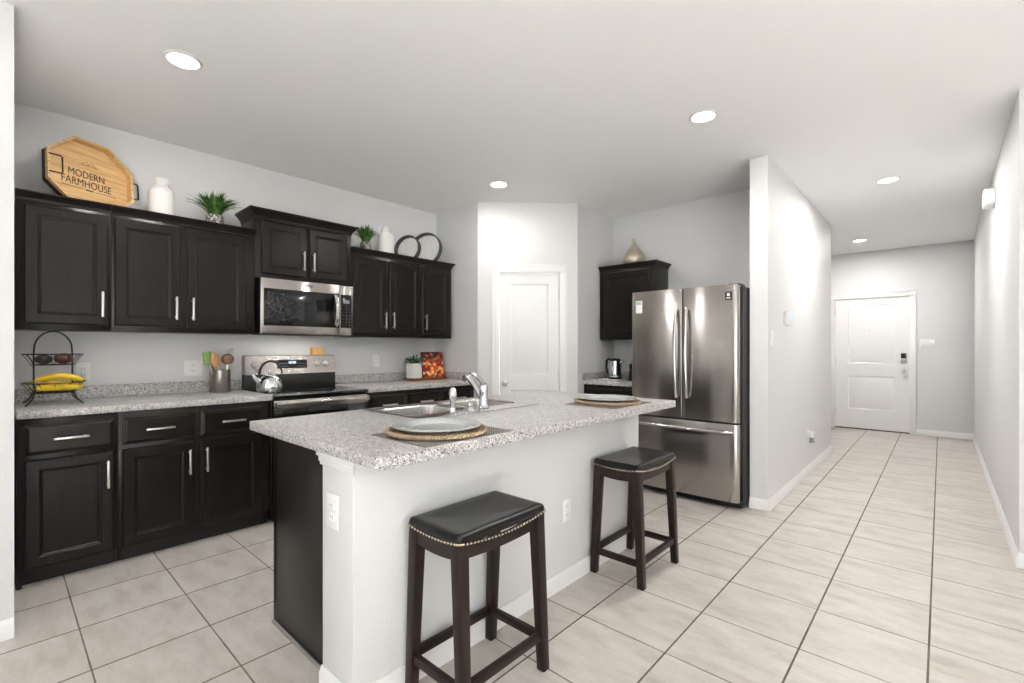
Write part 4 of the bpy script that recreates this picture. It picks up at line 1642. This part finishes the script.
def banana(label, p0, yaw, L, sag, roll, z):
    t = thing('banana', label, 'banana', (p0[0], p0[1], z), yaw, 'bananas in the fruit stand')
    P, Rr = [], []
    n = 16
    for i in range(n + 1):
        u = i / n
        y = (u - 0.5) * L
        P.append((0.03 * math.sin(PI * u) * math.sin(roll), y, sag * math.sin(PI * u) * math.cos(roll)))
        Rr.append(0.0185 * min(1.0, 0.35 + 2.2 * min(u, 1 - u) ** 0.8))
    MB().tube(P[1:-1], Rr[1:-1], 10).build('fruit', M['banana'], t, angle=80)
    mb = MB()
    mb.tube([P[1], P[0], (P[0][0], P[0][1] - 0.022, P[0][2] - 0.004)], [0.008, 0.006, 0.006], 8)
    mb.tube([P[-2], P[-1]], [0.007, 0.004], 8)
    mb.build('stem_and_tip', M['bananatip'], t, angle=80)
    return t


bz = CT + 0.0903
banana('topmost banana of the bunch in the lower basket', (FSX + 0.03, FSY + 0.025), R(-6), 0.235, 0.035, 0.2, bz + 0.042)
banana('front banana of the bunch in the lower basket', (FSX + 0.078, FSY + 0.015), R(-4), 0.20, 0.012, 1.0, bz + 0.008)
banana('middle banana of the bunch, just under the topmost one', (FSX + 0.030, FSY + 0.03), R(-1), 0.215, 0.010, 0.3, bz + 0.004)
banana('rear banana of the bunch, nearest the wall', (FSX - 0.03, FSY + 0.03), R(0), 0.21, 0.03, 0.0, bz + 0.004)
uz = CT + 0.2355
av = MB().ball((0, 0, 0.028), 0.028, 1.0, 1.4, 1.0, 20, 12).build('avocado', M['avocado'], loc=(FSX + 0.012, FSY - 0.042, uz + 0.0035))
tag(av, 'dark avocado on the left of the upper wire basket', 'avocado')
av = MB().ball((0, 0, 0.033), 0.033, 1.0, 1.35, 1.0, 20, 12).build('sweet_potato', M['sweetpot'], loc=(FSX + 0.012, FSY + 0.043, uz + 0.0035))
tag(av, 'reddish brown sweet potato on the right of the upper wire basket', 'sweet potato')

# utensil crock
UX, UY = -4.06, 1.150
cr = MB().lathe([(0, 0), (0.066, 0), (0.068, 0.003), (0.068, 0.168), (0.0665, 0.17), (0.064, 0.168), (0.064, 0.006), (0, 0.006)], 36).build('utensil_crock', simple('dull_steel', (150, 144, 138), 0.3, 1.0, var=0.05), loc=(UX, UY, CT + 0.0003))
tag(cr, 'round stainless utensil crock on the worktop left of the range', 'utensil crock')


def utensil(name, label, cat, foot, tip, mat, head, r=0.006):
    f, tp = Vector(foot), Vector(tip)
    d = (tp - f).normalized()
    t = thing(name, label, cat, f, 0, 'utensils in the steel crock')
    L = (tp - f).length
    q = d.to_track_quat('Z', 'Y')
    t.rotation_mode = 'QUATERNION'
    t.rotation_quaternion = q
    MB().tube([(0, 0, 0), (0, 0, L * 0.6), (0, 0, L - 0.03)], r, 10).build('shaft', mat[0], t)
    mb = MB()
    if head == 'spoon':
        mb.ball((0, 0, L - 0.01), 0.036, 0.34, 1.0, 1.55, 18, 12)
    elif head == 'spatula':
        mb.box(-0.004, -0.03, L - 0.05, 0.004, 0.03, L + 0.045, 0.0035)
    elif head == 'ladle':
        mb.ball((0, 0, L), 0.042, 0.45, 1.0, 1.0, 18, 12)
    elif head == 'whisk':
        for k in range(4):
            a = PI * k / 4
            pts = []
            for i in range(17):
                th = 2 * PI * i / 16
                rr = 0.028 * math.sin(th / 2) ** 1.0 * (1 if True else 0)
                pts.append(((0.028 * math.sin(th)) * math.cos(a), (0.028 * math.sin(th)) * math.sin(a), L + 0.03 - 0.055 * math.cos(th)))
            mb.tube(pts, 0.0014, 5)
    mb.build('head', mat[1], t)
    return t


zf = CT + 0.009
utensil('spatula', 'green spatula leaning left in the crock', 'spatula', (UX + 0.025, UY - 0.03, zf), (UX + 0.025, UY - 0.085, CT + 0.262), (M['nickel'], M['green']), 'spatula')
utensil('wooden_spoon', 'pale wooden spoon leaning left in the crock', 'spoon', (UX + 0.045, UY - 0.005, zf), (UX + 0.05, UY - 0.045, CT + 0.255), (M['spoonwood'], M['spoonwood']), 'spoon')
utensil('wooden_spoon', 'dark wooden spoon behind the pale one in the crock', 'spoon', (UX - 0.035, UY - 0.01, zf), (UX - 0.035, UY - 0.045, CT + 0.25), (M['darkspoon'], M['darkspoon']), 'spoon')
utensil('ladle', 'round brown wooden ladle leaning right in the crock', 'ladle', (UX + 0.02, UY + 0.03, zf), (UX + 0.025, UY + 0.045, CT + 0.25), (M['nickel'], M['darkspoon']), 'ladle')
utensil('whisk', 'thin wire whisk leaning right towards the range', 'whisk', (UX - 0.03, UY + 0.03, zf), (UX - 0.03, UY + 0.075, CT + 0.25), (M['nickel'], M['nickel']), 'whisk')

# kettle on the cooktop
KX, KY = -3.86, 1.435
kt = thing('tea_kettle', 'shiny steel stovetop kettle on the left of the cooktop', 'kettle', (KX, KY, 0.9287))
MB().lathe([(0, 0), (0.082, 0), (0.09, 0.006), (0.096, 0.035), (0.094, 0.065), (0.08, 0.1), (0.055, 0.125), (0.04, 0.131), (0, 0.131)], 40).build('body', M['chrome'], kt)
MB().lathe([(0, 0.1315), (0.045, 0.1315), (0.044, 0.137), (0.02, 0.146), (0.008, 0.15), (0.008, 0.156), (0.014, 0.163), (0.012, 0.174), (0, 0.178)], 30).build('lid', M['chrome'], kt)
MB().tube([(0, -0.075, 0.085), (0, -0.105, 0.115), (0, -0.125, 0.148)], [0.022, 0.016, 0.011], 14).build('spout', M['chrome'], kt)
hp = []
for i in range(15):
    a = PI * (0.98 - 0.93 * i / 14)
    hp.append((0, 0.085 * math.cos(a) + 0.008, 0.115 + 0.128 * math.sin(a) ** 0.8))
MB().tube(hp, 0.008, 10).build('handle', M['blackplastic'], kt)

bx = thing('wooden_box', 'small light wooden salt box on top of the range control panel', 'box', (XW + 0.04, 1.947, 1.2146), 0)
MB().box(-0.03, -0.047, 0, 0.03, 0.047, 0.05, 0.004).build('box_body', M['boxwood'], bx)
MB().box(-0.031, -0.048, 0.0505, 0.031, 0.048, 0.064, 0.005).build('lid', M['boxwood'], bx)

# board with plant and fruit picture
bd = MB().box(-4.155, 2.855, CT + 0.0003, -3.965, 3.305, CT + 0.026, 0.004).build('serving_board', M['boardwood'])
tag(bd, 'brown wooden serving board under the little plant and fruit picture', 'board')
pp = thing('potted_plant', 'small leafy plant in a white pot on the wooden board', 'plant', (-4.03, 2.915, CT + 0.0265))
MB().lathe([(0, 0), (0.07, 0), (0.072, 0.003), (0.072, 0.008), (0, 0.008)], 28).build('saucer', M['ceramic'], pp)
MB().prism(rrect(-0.06, -0.06, 0.06, 0.06, 0.014, 4), 0.0085, 0.15, 0.004).build('pot', M['ceramic'], pp)
rnd = random.Random(5)
mb = MB()
for i in range(95):
    a = rnd.uniform(0, 2 * PI)
    out = rnd.uniform(0.01, 0.105)
    z = 0.155 + rnd.uniform(0.0, 0.085) * (1.05 - out / 0.19) - (0.05 * rnd.random() if out > 0.085 else 0)
    c = Vector((out * math.cos(a), out * math.sin(a), z))
    if c.x < -0.1:
        continue
    dr_ = Vector((math.cos(a + rnd.uniform(-0.8, 0.8)), math.sin(a + rnd.uniform(-0.8, 0.8)), rnd.uniform(-0.2, 0.9))).normalized()
    L = rnd.uniform(0.035, 0.055)
    sd = dr_.cross(Vector((rnd.uniform(-0.3, 0.3), rnd.uniform(-0.3, 0.3), 1))).normalized()
    mb.blade([c - dr_ * L / 2, c - dr_ * L * 0.2, c + dr_ * L * 0.15, c + dr_ * L / 2], [0.003, 0.022, 0.02, 0.002], sd)
    if i % 3 == 0:
        mb.tube([(c.x * 0.3, c.y * 0.3, 0.145), c * 0.6 + Vector((0, 0, 0.07)), c], 0.0015, 5)
mb.build('leaves', M['leaf'], pp, angle=80)
fp = thing('fruit_picture', 'colourful fruit picture panel leaning behind the board, right of the little plant', 'picture', (-4.01, 3.158, CT + 0.0268), PI / 2)
fp.rotation_euler = (R(-9), 0, PI / 2)
MB().box(-0.143, -0.006, 0.0005, 0.143, 0.006, 0.272, 0.001).build('panel', M['darkedge'], fp)
MB().box(-0.141, -0.0078, 0.003, 0.141, -0.0062, 0.270).build('print', M['fruitprint'], fp)

# electric kettle and bottle in the corner
trk = MB().box(-2.665, 4.28, CT + 0.0003, -2.425, 4.51, CT + 0.014, 0.005).build('serving_tray', M['white_plastic'])
tag(trk, 'flat white tray under the electric kettle', 'tray')
ek = thing('electric_kettle', 'steel and black electric kettle on the white tray left of the refrigerator', 'kettle', (-2.53, 4.39, CT + 0.0143))
MB().lathe([(0, 0), (0.07, 0), (0.074, 0.004), (0.074, 0.018), (0, 0.018)], 32).build('power_base', M['blackplastic'], ek)
MB().lathe([(0, 0.019), (0.072, 0.019), (0.074, 0.03), (0.073, 0.06), (0.066, 0.15), (0.061, 0.188), (0, 0.188)], 36).build('body', M['chrome'], ek)
MB().lathe([(0, 0.1885), (0.062, 0.1885), (0.06, 0.2), (0.045, 0.212), (0, 0.216)], 32).build('lid', M['blackplastic'], ek)
MB().tube([(-0.055, 0, 0.2), (-0.085, 0, 0.205), (-0.105, 0, 0.185), (-0.108, 0, 0.12), (-0.1, 0, 0.07), (-0.074, 0, 0.05)], [0.012, 0.012, 0.013, 0.012, 0.011, 0.009], 12).build('handle', M['blackplastic'], ek)
MB().tube([(0.05, 0, 0.165), (0.075, 0, 0.182), (0.084, 0, 0.192)], [0.022, 0.016, 0.012], 12).build('spout', M['chrome'], ek)
bt = thing('syrup_bottle', 'tall clear bottle with a dark pump, beside the electric kettle', 'bottle', (-2.395, 4.56, CT + 0.0003))
MB().lathe([(0, 0), (0.034, 0), (0.037, 0.005), (0.037, 0.19), (0.03, 0.215), (0.014, 0.245), (0.013, 0.285), (0, 0.285)], 28).build('glass_body', M['amber'], bt)
MB().lathe([(0.0375, 0.06), (0.0378, 0.06), (0.0378, 0.15), (0.0375, 0.15)], 28).build('label', M['white_plastic'], bt)
MB().lathe([(0, 0.2855), (0.016, 0.2855), (0.016, 0.31), (0.006, 0.314), (0.005, 0.345), (0.012, 0.348), (0.012, 0.358), (0, 0.358)], 18).build('pump', M['blackplastic'], bt)
gr = thing('coffee_grinder', 'small dark coffee grinder between the kettle and the refrigerator', 'grinder', (-2.345, 4.42, CT + 0.0003))
MB().lathe([(0, 0), (0.045, 0), (0.047, 0.005), (0.04, 0.1), (0.036, 0.11), (0, 0.11)], 26).build('body', M['blackplastic'], gr)
MB().lathe([(0, 0.1105), (0.034, 0.1105), (0.04, 0.165), (0.036, 0.172), (0, 0.176)], 26).build('hopper', M['ovenglass'], gr)
